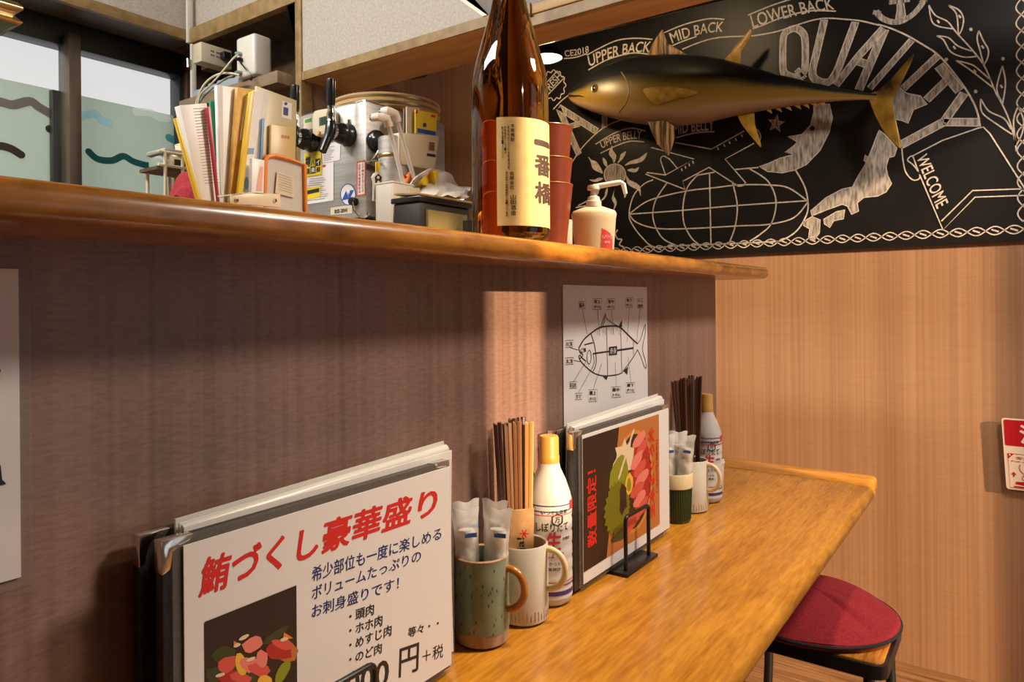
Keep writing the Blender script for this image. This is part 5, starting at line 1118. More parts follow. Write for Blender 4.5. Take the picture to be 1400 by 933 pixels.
b.tube([o0, tip, tip + rt * (4 * k_) - V((0, 0, 3 * k_)), tip + rt * (7 * k_) - V((0, 0, 16 * k_))], [4 * k_, 3.4 * k_, 3.4 * k_, 2.8 * k_], 12); b.build('pump_nozzle', M['white_plastic'], t)
b = B()
def lab_pt(x, z):
    xx = x * k_; s_ = w0 * 1.03; return V((PC[0], PC[1], z)) + rt * xx + tw * (.62 * s_ * math.sqrt(max(0, 1 - (xx / s_) ** 2)) + .0012)
b.sheet(lambda u, w: lab_pt(10 + 14.5 * u, LEDGE_Z + .003 + (pz_(314) - LEDGE_Z - .003) * w), 10, 2); lb = b.build('label', mat('soap_red_label', (0.55, 0.05, 0.025), .4), t)
b = B()
for s, z1, z0, x0, x1 in (('ハンドソープ', pz_(322), pz_(328), 10.5, 24), ('薬用', pz_(331), pz_(334), 14, 21)):
    vs, fs = glyph_box(s, .02); b.add([lab_pt(x0 + (x1 - x0) * x, z0 + (z1 - z0) * y) + tw * .0006 for x, y in vs], fs)
b.build('label_lettering', M['white_paper'], lb)
# cream card holder and blue lid
P0 = on_y(779, 300, .66); t = thing('card_holder', 'cream plastic card box between the red cups and the soap bottle', 'box', (P0.x, .66, LEDGE_Z))
b = B(); b.box((P0.x, .672, LEDGE_Z + .036), (.034, .016, .070)); b.build('box_body', M['cream_plastic'], t, bevel=.002)
b = B(); b.box((P0.x, .672, LEDGE_Z + .0735), (.030, .004, .004)); b.build('card_edge', M['white_paper'], t)
P0 = on_y(783, 334, .575); t = thing('bottle_lid', 'small blue plastic lid lying on the ledge before the soap bottle', 'lid', (P0.x, .575, LEDGE_Z))
b = B(); b.lathe([(0, .0005), (.015, .0005), (.0155, .002), (.015, .0085), (.0135, .0095), (0, .0098)], (P0.x - .004, .575, LEDGE_Z), 28); b.build('lid_top', M['print_blue'], t)
b = B()
for k in range(28):
    d = V((math.cos(k * PI / 14), math.sin(k * PI / 14), 0)); b.tube([V((P0.x - .004, .575, LEDGE_Z + .002)) + d * .0154, V((P0.x - .004, .575, LEDGE_Z + .008)) + d * .0152], .0006, 5)
b.build('grip_ridges', M['print_blue'], t)

# ================================================================== BEER TAP MACHINE
YN = 1.045; Pn = on_y(500, 215, YN); XS_ = Pn.x
yf_ = on_x(410, 215, XS_).y; ztop = on_x(500, 137, XS_).z; zbot = on_x(498, 296, XS_).z
def sv(u, v, off=.0012): return on_x(u, v, XS_ - off)
tap_m = thing('beer_dispenser', 'steel beer dispenser with two black tap handles on the kitchen worktop', 'beer dispenser', (XS_ + .1, (YN + yf_) / 2, RZ))
XD = XS_ + .24
b = B(); b.span((XS_, YN, zbot), (XD, yf_, ztop)); b.build('steel_case', M['steel'], tap_m, bevel=.003)
b = B(); b.span((XS_ + .004, YN + .004, ztop - .001), (XD - .004, yf_ - .004, ztop + .004)); b.build('lid_plate', M['chrome'], tap_m, bevel=.0015)
for x in (XS_ + .03, XD - .03):
    for y in (YN + .03, yf_ - .03):
        b = B(); b.lathe([(0, RZ + .0005), (.014, RZ + .0005), (.011, RZ + .012), (.010, zbot + .001), (0, zbot + .001)], (x, y, 0), 16); b.build('foot', M['black_plastic'], tap_m)
b = B(); b.span((XS_ - .0005, YN - .001, zbot - .0008), (XS_ + .004, yf_, zbot + .008)); b.build('base_strip', M['print_grey'], tap_m)
def tap(u, v, du, dv):
    """shank collar at (u, v) on the case; the faucet stands off towards the viewer, handle upright"""
    C0 = sv(u, v, 0); ax = V((-1, 0, 0)); tp = thing_part = B()
    Q = Matrix.Translation(C0) @ ax.to_track_quat('Z', 'Y').to_matrix().to_4x4()
    k = (CS * C0.x + SN * C0.y) / FPX
    b = B(); b.lathe([(0, 0), (15.5 * k, 0), (16 * k, 4 * k), (14 * k, 8 * k), (13.5 * k, 12 * k), (14.5 * k, 14 * k), (13 * k, 20 * k), (9 * k, 26 * k), (8.5 * k, 27 * k)], n=32, M=Q); col = b.build('tap_collar', M['black_plastic'], tap_m)
    L_ = .045; C1 = C0 + ax * L_
    b = B(); b.lathe([(8.6 * k, 25 * k), (9.5 * k, 26 * k), (9 * k, 30 * k), (5 * k, 31 * k), (4.6 * k, L_), (0, L_)], n=24, M=Q); b.build('shank', M['chrome'], col)
    b = B(); b.tube([C1 + V((0, 0, 15 * k)), C1 + V((0, 0, 8 * k)), C1 + V((-.001, 0, 0)), C1 + V((-.008, 0, -12 * k))], [5 * k, 7.5 * k, 8 * k, 6 * k], 16); b.build('faucet_body', M['black_plastic'], tap_m)
    b = B(); b.tube([C1 + V((-.004, 0, -4 * k)), C1 + V((-.022, 0, -30 * k))], [6.2 * k, 5 * k], 14); b.build('spout', M['black_plastic'], tap_m)
    b = B(); b.lathe([(4 * k, 12 * k), (6.5 * k, 13 * k), (5.2 * k, 18 * k), (6.2 * k, 22 * k), (4.6 * k, 27 * k), (5 * k, 33 * k), (0, 33 * k)], tuple(C1), 20); b.build('handle_ferrule', M['chrome'], tap_m)
    b = B(); b.lathe([(4.6 * k, 32 * k), (5.6 * k, 36 * k), (6.2 * k, 66 * k), (5.8 * k, 68.5 * k), (4 * k, 69.5 * k), (0, 69.5 * k)], tuple(C1), 20); b.build('tap_handle', M['black_plastic'], tap_m)
tap(477, 185, 0, 0); tap(428, 193, 0, 0)
# third collar, on the side that faces the diner
def sd(u, v, off=.0012): return on_y(u, v, YN - off)
C0 = sd(513, 194, 0); k = (CS * C0.x + SN * C0.y) / FPX; Q = Matrix.Translation(C0) @ V((0, -1, 0)).to_track_quat('Z', 'Y').to_matrix().to_4x4()
b = B(); b.lathe([(0, 0), (15 * k, 0), (16 * k, 3 * k), (15 * k, 6 * k), (12 * k, 7 * k), (11 * k, 10 * k), (6 * k, 11 * k), (5 * k, 8 * k), (0, 8 * k)], n=32, M=Q); b.build('side_collar', M['black_plastic'], tap_m)
b = B(); c1 = sd(518, 192, .016); b.tube([c1, c1 + V((.003, -.006, -.012)), sd(508, 219, .012), sd(507, 223, .004)], .0022, 10); b.build('side_lever', M['chrome'], tap_m)
b = B(); b.hexa([sd(502, 224), sd(513, 228), sd(513, 235), sd(502, 231)] + [sd(502, 224, .006), sd(513, 228, .006), sd(513, 235, .006), sd(502, 231, .006)]); b.build('latch_block', M['dark_wood'], tap_m)
# stickers
ZT = zoomer(400, 110, 4.907); ZU = zoomer(400, 160, 6.667)
def patch(name, pts, m, off, par=tap_m, Z=ZT):
    b = B(); b.poly([sv(*q, off) for q in Z(pts)]); return b.build(name, m, par)
def lines_(b, Z, tl, tr, br, bl, n, w, off=.0020, fill=.85):
    tl, tr, br, bl = [V((*q, 0)) for q in Z([tl, tr, br, bl])]
    for i in range(n):
        t0 = (i + .5) / n; a = tl.lerp(bl, t0); c = tr.lerp(br, t0); e = a.lerp(c, fill * RND.uniform(.55, 1)); ribbon(b, [sv(a.x, a.y, off), sv(e.x, e.y, off)], w, (-1, 0, 0))
s1 = patch('notice_sticker', [(195, 430), (322, 405), (318, 535), (200, 555)], M['white_paper'], .0008)
b = B(); lines_(b, ZT, (205, 450), (312, 428), (308, 525), (208, 545), 8, .0010, .0014); b.build('small_print', M['print_grey'], s1)
s2 = patch('notice_sticker', [(50, 585), (275, 545), (275, 805), (50, 840)], M['white_paper'], .0010)
b = B(); lines_(b, ZT, (120, 655), (265, 640), (265, 790), (60, 820), 11, .0010, .0016); b.build('small_print', M['print_grey'], s2)
b = B(); b.poly([sv(*q, .0017) for q in ZT([(55, 735), (185, 705), (187, 780), (55, 810)])]); b.build('yellow_band', M['print_yellow'], s2)
b = B(); b.poly([sv(*q, .0020) for q in ZT([(58, 748), (178, 722), (178, 748), (58, 775)])]); b.build('dark_band', M['print_black'], s2)
b = B(); b.poly([sv(*q, .0018) for q in ZT([(200, 568), (220, 564), (220, 578), (200, 582)])]); b.build('red_mark', M['print_red'], s2)
s3 = patch('brand_sticker', [(78, 490), (192, 470), (195, 630), (80, 650)], M['print_yellow'], .0024)
def tq(b, s, tl, tr, br, bl, bold, off=.0030, Z=ZT): quad_text(b, s, *Z([tl, tr, br, bl]), lambda u, v: sv(u, v, off), bold)
b = B(); tq(b, '樽', (84, 512), (120, 506), (120, 578), (84, 584), .03)
for q in ([(152, 528), (188, 522), (188, 570), (152, 576)], [(120, 580), (154, 574), (154, 622), (120, 628)]): b.poly([sv(*p, .0028) for p in ZT(q)])
tq(b, 'ハ', (122, 538), (148, 533), (148, 570), (122, 575), .03); tq(b, '倶', (90, 592), (116, 588), (116, 630), (90, 634), .02); tq(b, '部', (158, 582), (186, 577), (186, 612), (158, 617), .02); b.build('brand_lettering', M['print_black'], s3)
b = B(); tq(b, 'イ', (158, 534), (184, 529), (184, 564), (158, 569), .03, .0033); tq(b, '楽', (124, 586), (150, 581), (150, 616), (124, 621), .02, .0033); b.build('brand_lettering', M['white_paper'], s3)
s4 = patch('round_sticker', [(372 + 53 * math.cos(2 * PI * q / 32), 766 + 74 * math.sin(2 * PI * q / 32)) for q in range(32)], M['print_blue'], .0008)
b = B(); b.poly([sv(*q, .0012) for q in ZT([(372 + 47 * math.cos(2 * PI * q / 32), 766 + 67 * math.sin(2 * PI * q / 32)) for q in range(32)])]); b.build('white_field', M['white_paper'], s4)
b = B(); b.poly([sv(*q, .0016) for q in ZT([(330, 805), (358, 742), (382, 795)])]); b.poly([sv(*q, .0016) for q in ZT([(366, 745), (382, 795), (412, 735), (385, 738), (378, 765)])]); b.build('emblem', M['print_blue'], s4)
s5 = patch('red_edged_sticker', [(430, 545), (488, 530), (488, 770), (430, 780)], mat('sticker_red', (.62, .10, .06), .5), .0008)
b = B(); b.poly([sv(*q, .0012) for q in ZT([(437, 556), (482, 544), (482, 760), (437, 769)])]); b.build('white_field', M['white_paper'], s5)
b = B()
for q in range(9): tq(b, '注意火気厳禁取扱'[q % 8], (441, 562 + q * 22), (455, 559 + q * 22), (455, 577 + q * 22), (441, 580 + q * 22), .01, .0016); tq(b, '必ず閉栓すること'[q % 8], (464, 556 + q * 22), (478, 553 + q * 22), (478, 571 + q * 22), (464, 574 + q * 22), .01, .0016)
b.build('small_print', mat('sticker_dark_red', (.35, .05, .04), .5), s5)
s6 = patch('name_plate', [(255, 855), (400, 835), (400, 893), (255, 905)], M['cream_plastic'], .0012)
b = B(); tq(b, 'BSE-20W', (282, 868), (368, 856), (368, 884), (282, 893), .02, .0018); b.build('plate_lettering', M['print_black'], s6)
for tx, q in (('1', [(365, 262), (388, 258), (388, 290), (365, 294)]), ('2', [(140, 312), (165, 308), (165, 340), (140, 344)])):
    s7 = patch('number_tag', q, M['white_paper'], .0014); b = B(); q2 = [(q[0][0] + 6, q[0][1] + 4), (q[1][0] - 6, q[1][1] + 4), (q[2][0] - 6, q[2][1] - 4), (q[3][0] + 6, q[3][1] - 4)]; tq(b, tx, *q2, .03, .0020); b.build('number', M['print_black'], s7)
s8 = patch('corner_label', [(75, 258), (140, 240), (142, 320), (75, 335)], M['cream_plastic'], .0010)
b = B(); b.poly([sv(*q, .0014) for q in ZT([(82, 264), (128, 252), (128, 275), (82, 287)])]); b.build('green_mark', mat('label_green', (.08, .33, .06), .5), s8)
# drain cap with chain
C0 = sv(486, 276, 0); k = (CS * C0.x + SN * C0.y) / FPX; Q = Matrix.Translation(C0) @ V((-1, 0, 0)).to_track_quat('Z', 'Y').to_matrix().to_4x4()
b = B(); b.lathe([(0, 0), (6 * k, 0), (6 * k, 6 * k), (5 * k, 9 * k), (0, 9.5 * k)], n=20, M=Q); b.build('drain_cap', M['black_plastic'], tap_m)
b = B(); b.tube([sv(482, 276, .018), sv(484, 287, .016), sv(490, 296, .014), sv(499, 298, .010), sd(508, 292, .004)], .0016, 8); b.build('drain_chain', M['chrome'], tap_m)
# kitchen timer stuck on the case
tm = thing('kitchen_timer', 'cream kitchen timer with a green display stuck on the beer dispenser', 'timer', sv(448, 168, .01))
p = [(172, 250), (185, 215), (225, 205), (290, 195), (312, 225), (312, 330), (295, 362), (200, 385), (172, 365)]
b = B(); b.prism([sv(*q, .003) for q in ZT(p)], (-.016, 0, 0)); b.build('timer_body', M['cream_plastic'], tm, bevel=.003, seg=3)
b = B(); b.poly([sv(*q, .0194) for q in ZT([(178, 250), (235, 235), (235, 292), (178, 308)])]); ds = b.build('display', mat('timer_display', (.05, .11, .07), .3), tm)
b = B(); quad_text(b, '88', *ZT([(190, 252), (226, 243), (226, 290), (190, 300)]), lambda u, v: sv(u, v, .0198), .01); b.build('digits', M['print_black'], ds)
C0 = sv(437, 181.5, .019); b = B(); b.lathe([(0, .004), (.0035, .0035), (.004, 0)], n=16, M=Matrix.Translation(C0) @ V((-1, 0, 0)).to_track_quat('Z', 'Y').to_matrix().to_4x4()); b.build('orange_button', mat('button_orange', (.75, .35, .06), .4), tm)
# round wooden tray lying on the case
rC = on_x(530, 131, XS_ + .16); zt_ = ztop + .0045
rt_r = 72 * (CS * rC.x + SN * rC.y) / FPX
t = thing('round_tray', 'round wooden tub with brass hoops lying on top of the beer dispenser', 'tray', (XS_ + .16, 1.13, zt_))
ctr = (XS_ + .150, on_x(528, 131, XS_ + .15).y, zt_)
b = B(); b.lathe([(0, 0), (rt_r * .96, 0), (rt_r, .004), (rt_r * 1.01, .030), (rt_r * .965, .030), (rt_r * .95, .008), (0, .007)], ctr, 64); b.build('tray_body', M['beam'], t)
for z in (.010, .023):
    b = B(); b.lathe([(rt_r * 1.004, z - .003), (rt_r * 1.018, z - .002), (rt_r * 1.02, z + .002), (rt_r * 1.008, z + .003)], ctr, 64); b.build('hoop', M['gold_metal'], t)

# ================================================================== HANGING HOSES, CARD HOLDER, TAG, BINS
ZV = zoomer(500, 120, 4.6625)
def vv(a, c, y): u, v = ZV([(a, c)])[0]; return on_y(u, v, y)
YH = 1.012
for lab, a0, p1, p2 in (('white elbow hose nearer the tap collar, hanging on the beer dispenser', (75, 185), (135, 195), (245, 640)), ('white elbow hose nearer the card holder, hanging on the beer dispenser', (135, 145), (188, 165), (310, 590))):
    yy = YH - .064
    t = thing('beer_hose', lab, 'hose', vv(*p2, yy), group='white elbow hoses')
    q0, q1, q2 = vv(a0[0], a0[1], yy), vv(p1[0], p1[1], yy), vv(*p2, yy)
    dn = (q2 - q1).normalized()
    b = B(); b.tube([q0 + V((0, .010, 0)), q0, q0.lerp(q1, .5), q1, q1 + dn * .010], [.0075, .0075, .0078, .0078, .0075], 14); b.tube([q1 + dn * .008, q1 + dn * .016], .0085, 14); b.build('elbow', M['white_plastic'], t)
    b = B(); b.tube([q1 + dn * .012, q1.lerp(q2, .5) + V((.001, 0, 0)), q2], .0042, 12); b.build('hose', M['milky'], t)
    b = B(); b.tube([q0 + V((0, .008, 0)), q0 + V((0, .016, 0))], .0062, 12); b.build('magnet_stub', M['chrome'], t)
# cream card holder with shop cards
t = thing('shop_card_holder', 'cream plastic holder with a printed label hung beside the beer dispenser', 'card holder', vv(350, 500, .99))
f = [vv(215, 285, .965), vv(470, 310, .965), vv(440, 525, .965), vv(215, 490, .965)]
b = B(); b.prism(f, (0, .004, 0)); b.prism([f[0], f[0] + V((0, .032, 0)), f[3] + V((0, .032, 0)), f[3]], (.003, 0, 0)); b.prism([f[1], f[1] + V((0, .032, 0)), f[2] + V((0, .032, 0)), f[2]], (-.003, 0, 0)); b.prism([f[3], f[2], f[2] + V((0, .032, 0)), f[3] + V((0, .032, 0))], (0, 0, .003)); b.prism([q + V((0, .032, 0)) for q in f], (0, .003, 0)); b.build('holder_box', M['cream_plastic'], t, bevel=.001)
b = B(); b.poly([vv(*q, .9645) for q in ((395, 315), (448, 322), (445, 415), (392, 405))]); lb_ = b.build('holder_label', M['sign_white'], t)
b = B(); b.poly([vv(*q, .9640) for q in ((405, 345), (440, 350), (438, 405), (402, 398))]); b.build('label_picture', M['stick_mid'], lb_)
b = B(); b.poly([vv(*q, .9640) for q in ((390, 418), (445, 426), (445, 444), (390, 436))]); b.build('label_band', M['print_black'], lb_)
for i, (pts, m, lab) in enumerate((([(245, 130), (300, 118), (305, 300), (245, 300)], M['shelf_wood'], 'grey card at the back of the cream card holder'), ([(262, 120), (345, 130), (345, 300), (262, 300)], M['cream_plastic'], 'plain cream card in the cream card holder'), ([(318, 140), (455, 168), (448, 310), (318, 290)], M['print_yellow'], 'yellow printed card with a blue foot in the cream card holder'))):
    y_ = .992 - .009 * i; t = thing('shop_card', lab, 'card', vv(*pts[3], y_), group='cards in the cream holder')
    b = B(); b.prism([vv(*q, y_) for q in pts], (0, .003, 0)); o = b.build('card_stock', m, t)
    if i == 2:
        b = B(); b.poly([vv(*q, y_ - .0005) for q in ((330, 258), (446, 280), (446, 306), (330, 286))]); b.build('blue_foot', M['print_blue'], t)
        b = B(); b.poly([vv(*q, y_ - .0005) for q in ((418, 170), (446, 176), (444, 192), (416, 186))]); b.poly([vv(*q, y_ - .0005) for q in ((320, 142), (334, 145), (330, 165), (318, 165))]); b.build('red_mark', M['print_red'], t)
        b = B(); b.poly([vv(376 + 12 * math.cos(q * PI / 8), 238 + 14 * math.sin(q * PI / 8), y_ - .0008) for q in range(16)]); b.build('round_picture', M['print_navy'], t)
# steel cup behind, side block below the holder
t = thing('steel_canister', 'steel canister between the white hoses and the card holder', 'canister', vv(165, 500, 1.0)); cc = vv(160, 420, 1.0); rr_ = .028
b = B(); b.lathe([(0, RZ + .001), (rr_, RZ + .001), (rr_, cc.z + .028), (rr_ - .002, cc.z + .030), (rr_ - .003, cc.z + .026), (rr_ - .003, RZ + .01), (0, RZ + .008)], (cc.x, .995, 0), 32); b.build('canister_body', M['steel'], t)
b = B(); b.lathe([(rr_ + .0002, cc.z - .012), (rr_ + .0012, cc.z - .010), (rr_ + .0012, cc.z - .006), (rr_ + .0002, cc.z - .004)], (cc.x, .995, 0), 32); b.build('hoop', M['gold_metal'], t)
# key tag
t = thing('opener_tag', 'dark grey tag with white rim hanging from a yellow strap on the dispenser', 'tag', vv(80, 700, .985))
def rrp(cx_, cz_, w, h, y, n=8):
    out = []
    for k in range(2 * n): a = PI * k / n; out.append(vv(cx_ + w * math.cos(a), cz_ + (-h if math.sin(a) > 0 else h) - w * math.sin(a) * 1.0, y))
    return out
b = B(); b.prism([vv(*q, .985) for q in ((42, 570), (55, 545), (80, 535), (106, 545), (118, 570), (108, 600), (112, 722), (50, 722), (52, 600))], (0, .004, 0)); b.build('tag_rim', M['white_plastic'], t, bevel=.0006)
b = B(); b.prism([vv(*q, .9845) for q in ((58, 570), (80, 548), (104, 570), (98, 600), (102, 712), (60, 712), (62, 600))], (0, .001, 0)); b.build('tag_face', M['print_black'], t)
b = B()
for c in ((80, 572), (82, 602), (82, 628)): b.poly([vv(c[0] + 9 * math.cos(q * PI / 8), c[1] + 9 * math.sin(q * PI / 8), .9838) for q in range(16)])
b.build('tag_dots', M['white_paper'], t)
b = B(); b.prism([vv(*q, .987) for q in ((66, 472), (92, 475), (92, 548), (66, 545))], (0, .002, 0)); b.build('strap', M['print_yellow'], t)
b = B(); b.tube([vv(79, 475, .988), vv(76, 460, 1.0), V((vv(75, 455, 1.0).x, YN - .002, vv(75, 455, 1.0).z))], .0018, 8); b.build('hook', M['chrome'], t)
# white bin, tissues, dark box, ring binder
t = thing('straw_bin', 'white plastic bin beneath the hoses, full of tissue paper', 'bin', vv(230, 840, .94))
f = [vv(172, 590, .93), vv(300, 632, .93), vv(300, 880, .93), vv(172, 860, .93)]; zb_ = RZ - .10
x0_, x1_, zt_ = f[0].x, f[1].x, (f[0].z + f[1].z) / 2; yb_ = 1.0 + .048
BZ = LEDGE_Z
b = B(); b.span((x0_, .93, BZ + .0005), (x1_, .933, zt_)); b.span((x0_, .9331, BZ + .0005), (x0_ + .003, .972, zt_)); b.span((x1_ - .003, .9331, BZ + .0005), (x1_, .972, zt_)); b.span((x0_, .9721, BZ + .0005), (x1_, .975, zt_)); b.span((x0_ + .0031, .9331, BZ + .0005), (x1_ - .0031, .9719, BZ + .004)); b.build('bin_body', M['white_plastic'], t, bevel=.0008)
b = B(); b.tube([(x0_, .93, zt_), (x1_, .93, zt_), (x1_, .975, zt_), (x0_, .975, zt_), (x0_, .93, zt_)], .0018, 8); b.build('rim', M['white_plastic'], t)
t = thing('tissue_bundle', 'crumpled white tissue paper spilling over the white bin', 'tissue', vv(480, 660, .93))
def tissue(u, w):
    a = vv(280 + 380 * u, 640 - 130 * math.sin(PI * min(1, u * 1.15)) * (1 - w) + (20 * u if w > .5 else 0) + 55 * w * (1 - u * .3) * 0 + 40 * w, .925 + .035 * math.sin(3 * w + 2 * u)); return a + V((0, .006 * math.sin(17 * u + 5 * w), .003 * math.sin(23 * u * (w + .4))))
b = B(); b.sheet(tissue, 22, 10, (0, .002, .001)); b.build('outer_sheet', M['white_paper'], t, angle=25)
b = B(); b.sheet(lambda u, w: vv(300 + 130 * u + 40 * w, 610 - 80 * u * w - 30 * math.sin(PI * u) + 40 * (1 - w), .945 + .01 * math.sin(9 * u + 4 * w)), 12, 8, (0, .002, 0)); b.build('inner_sheet', M['print_yellow'], t, angle=25)
b = B(); b.sheet(lambda u, w: vv(240 + 80 * u, 545 + 55 * w + 12 * math.sin(8 * u), .955 + .006 * math.sin(7 * u + 3 * w)), 10, 6, (0, .002, 0)); b.build('orange_wrapper', mat('orange_wrapper', (.66, .17, .02), .5), t, angle=25)
t = thing('menu_card_strip', 'narrow cream card with printed marks standing before the white bin', 'card', vv(300, 860, .915))
b = B(); b.prism([vv(*q, .912) for q in ((278, 635), (345, 640), (345, 885), (278, 880))], (0, .002, 0)); b.build('card_stock', M['cream_plastic'], t)
b = B()
for k in range(6): b.poly([vv(*q, .9114) for q in ((286, 745 + k * 22), (296, 746 + k * 22), (296, 757 + k * 22), (286, 756 + k * 22))]); b.poly([vv(*q, .9114) for q in ((306, 748 + k * 22), (313, 749 + k * 22), (313, 759 + k * 22), (306, 758 + k * 22))])
b.build('printed_marks', M['print_black'], t)
t = thing('storage_box', 'dark grey plastic box with a lid behind the sake bottle', 'box', vv(520, 880, .86))
f0_, f1_ = vv(345, 790, .84), vv(660, 790, .84); zt_ = vv(500, 750, .84).z
b = B(); b.span((f0_.x, .84, BZ + .0005), (f1_.x, .915 - .012, zt_)); b.build('box_body', M['print_black'], t, bevel=.002)
b = B(); b.span((f0_.x - .004, .836, zt_ + .0003), (f1_.x + .004, .907, zt_ + .010)); b.build('box_lid', M['black_plastic'], t, bevel=.002)
b = B(); b.span((f0_.x + .014, .8385, BZ + .006), (f1_.x - .008, .8396, zt_ - .012)); b.build('box_label', mat('olive_label', (.14, .12, .05), .5), t)
t = thing('notice_board', 'tan clip board lying on the dark grey box behind the sake bottle', 'clipboard', (f0_.x, .87, zt_ + .011))
b = B(); b.prism([(f0_.x - .002, .838, zt_ + .0108), (f1_.x + .010, .838, zt_ + .0108), (f1_.x + .010, .900, zt_ + .016), (f0_.x - .002, .900, zt_ + .016)], (0, 0, .004)); b.build('board', M['fin_gold'] if False else M['olive_trim'], t, bevel=.001)
b = B(); b.prism([(f1_.x - .012, .842, zt_ + .0152), (f1_.x + .006, .842, zt_ + .0152), (f1_.x + .006, .862, zt_ + .0172), (f1_.x - .012, .862, zt_ + .0172)], (0, 0, .003)); b.build('clip', M['chrome'], t, bevel=.0006)
t = thing('ring_binder', 'small ring binder with steel rings between the grey box and the sake bottle', 'binder', vv(668, 900, .80)); c = vv(672, 850, .80)
b = B(); b.box((c.x + .010, .80, BZ + .035), (.020, .040, .068)); b.build('cover', M['black_plastic'], t, bevel=.001)
for k in range(5):
    b = B(); b.tube([V((c.x - .001, .787, BZ + .012 + .013 * k)) + V((-.006 * math.sin(q * PI / 8), -.006 + .006 * math.cos(q * PI / 8), 0)) for q in range(9)], .0014, 8); b.build('ring', M['chrome'], t)

# ================================================================== FOLDERS AND PAPERS
ZF = zoomer(230, 90, 4.663)
def ff(a, c, y): u, v = ZF([(a, c)])[0]; return on_y(u, v, y)
PASTEL = lambda n, c: mat(n, c, .35)
M['fold_yellow'] = PASTEL('yellow_folder', (.72, .50, .03)); M['fold_red'] = PASTEL('red_folder', (.40, .03, .05)); M['fold_green'] = PASTEL('green_folder', (.01, .30, .14)); M['fold_kraft'] = noisy('orange_kraft', (.55, .30, .05), (.72, .44, .10), (40, 40, 40), .6, 4)
M['fold_beige'] = PASTEL('beige_envelope', (.56, .47, .27)); M['fold_tan'] = PASTEL('tan_envelope', (.58, .42, .17)); M['fold_orange'] = PASTEL('orange_plastic_edge', (.80, .24, .03)); M['fold_blue'] = PASTEL('blue_folder_edge', (.06, .22, .46)); M['paper_bright'] = mat('bright_paper', (.76, .75, .73), .4)
def doc(name, lab, pts, y, th, m, cat='folder', group='papers standing behind the ledge', ground=True):
    P = [ff(a, c, y) for a, c in pts]
    if ground:                                      # the two lower corners stand on the worktop
        for i in (2, 3): P[i].z = RZ + .0006 if P[i].z > RZ - .02 or True else P[i].z
    t = thing(name, lab, cat, ((P[2] + P[3]) / 2), group=group)
    b = B(); b.prism(P, (0, th, 0)); o = b.build('cover' if cat != 'envelope' else 'sheet', m, t, bevel=.0008)
    return t
YB = 1.010
d1 = doc('document_folder', 'yellow edged folder leaning outermost towards the window', [(42, 335), (60, 330), (238, 855), (210, 858)], YB + .004, .006, M['fold_yellow'])
d2 = doc('document_folder', 'thick white paper bundle leaning between yellow and red folder edges', [(75, 252), (246, 238), (335, 830), (236, 858)], YB + .013, .016, M['paper_bright'])
b = B()
for k in range(26): q0 = ff(160 + k * 6.2 * .45 + 2, 275 + k * 19, YB + .0125); q1 = ff(246 + k * 3.2, 268 + k * 19, YB + .0125); ribbon(b, [q0, q1], .0009, (0, -1, 0))
b.build('printed_lines', M['print_grey'], d2)
d3 = doc('document_folder', 'dark red folder edge beside the white paper bundle', [(248, 265), (270, 255), (337, 745), (328, 745)], YB + .003, .006, M['fold_red'])
d4 = doc('document_folder', 'green folder edge behind the dark red folder', [(270, 226), (312, 214), (336, 640), (322, 640)], YB + .034, .006, M['fold_green'])
d5 = doc('document_folder', 'white clear file of papers between the green and orange folders', [(310, 122), (452, 140), (392, 838), (335, 842)], YB + .024, .008, M['paper_bright'])
b = B(); b.prism([ff(*q, YB + .0235) for q in ((312, 122), (345, 125), (352, 840), (338, 842))], (0, -.001, 0)); b.build('clear_spine', M['milky'], d5)
d6 = doc('document_folder', 'crumpled orange kraft folder beside the yellow strip folder', [(442, 135), (550, 152), (428, 835), (382, 832)], YB + .014, .008, M['fold_kraft'])
b = B(); b.prism([ff(*q, YB + .0138) for q in ((500, 190), (522, 195), (470, 480), (456, 470))], (0, -.0012, 0)); b.build('white_slip', M['paper_bright'], d6)
d7 = doc('document_folder', 'bright yellow strip folder standing before the kraft folder', [(522, 170), (552, 152), (458, 806), (424, 810)], YB + .002, .006, M['fold_yellow'])
d8 = doc('document_folder', 'clear plastic file beside the bright yellow strip folder', [(555, 150), (650, 165), (530, 805), (460, 812)], YB + .034, .005, M['milky'])
b = B(); b.prism([ff(*q, YB + .0335) for q in ((545, 160), (612, 165), (520, 800), (462, 808))], (0, .0003, 0)); b.build('paper', M['paper_bright'], d8)
b = B(); b.poly([ff(*q, YB + .0325) for q in ((512, 525), (548, 525), (545, 562), (508, 560))]); b.poly([ff(500 + 14 * math.cos(q * PI / 8), 748 + 40 * math.sin(q * PI / 8), YB + .0325) for q in range(16)]); b.build('blue_print', mat('faded_blue_print', (.20, .36, .48), .5), d8)
d9 = doc('document_folder', 'thin blue edged folder before the big beige envelope', [(600, 335), (614, 335), (578, 590), (562, 590)], YB + .028, .004, M['fold_blue'])
d10 = doc('document_envelope', 'big beige envelope with a stamp label, tallest behind the tap', [(565, 128), (820, 222), (800, 800), (470, 800)], YB + .046, .006, M['fold_beige'], 'envelope')
b = B(); b.poly([ff(*q, YB + .0455) for q in ((726, 222), (788, 240), (786, 345), (722, 328))]); lb_ = b.build('label', M['paper_bright'], d10)
b = B(); b.poly([ff(*q, YB + .045) for q in ((736, 262), (766, 270), (764, 320), (734, 312))]); b.poly([ff(750 + 10 * math.cos(q * PI / 8), 242 + 10 * math.sin(q * PI / 8), YB + .045) for q in range(16)]); b.build('stamp', M['print_navy'], lb_)
d11 = doc('document_envelope', 'smaller tan envelope in front of the big beige envelope', [(655, 372), (812, 395), (806, 800), (640, 800)], YB + .038, .005, M['fold_tan'], 'envelope')
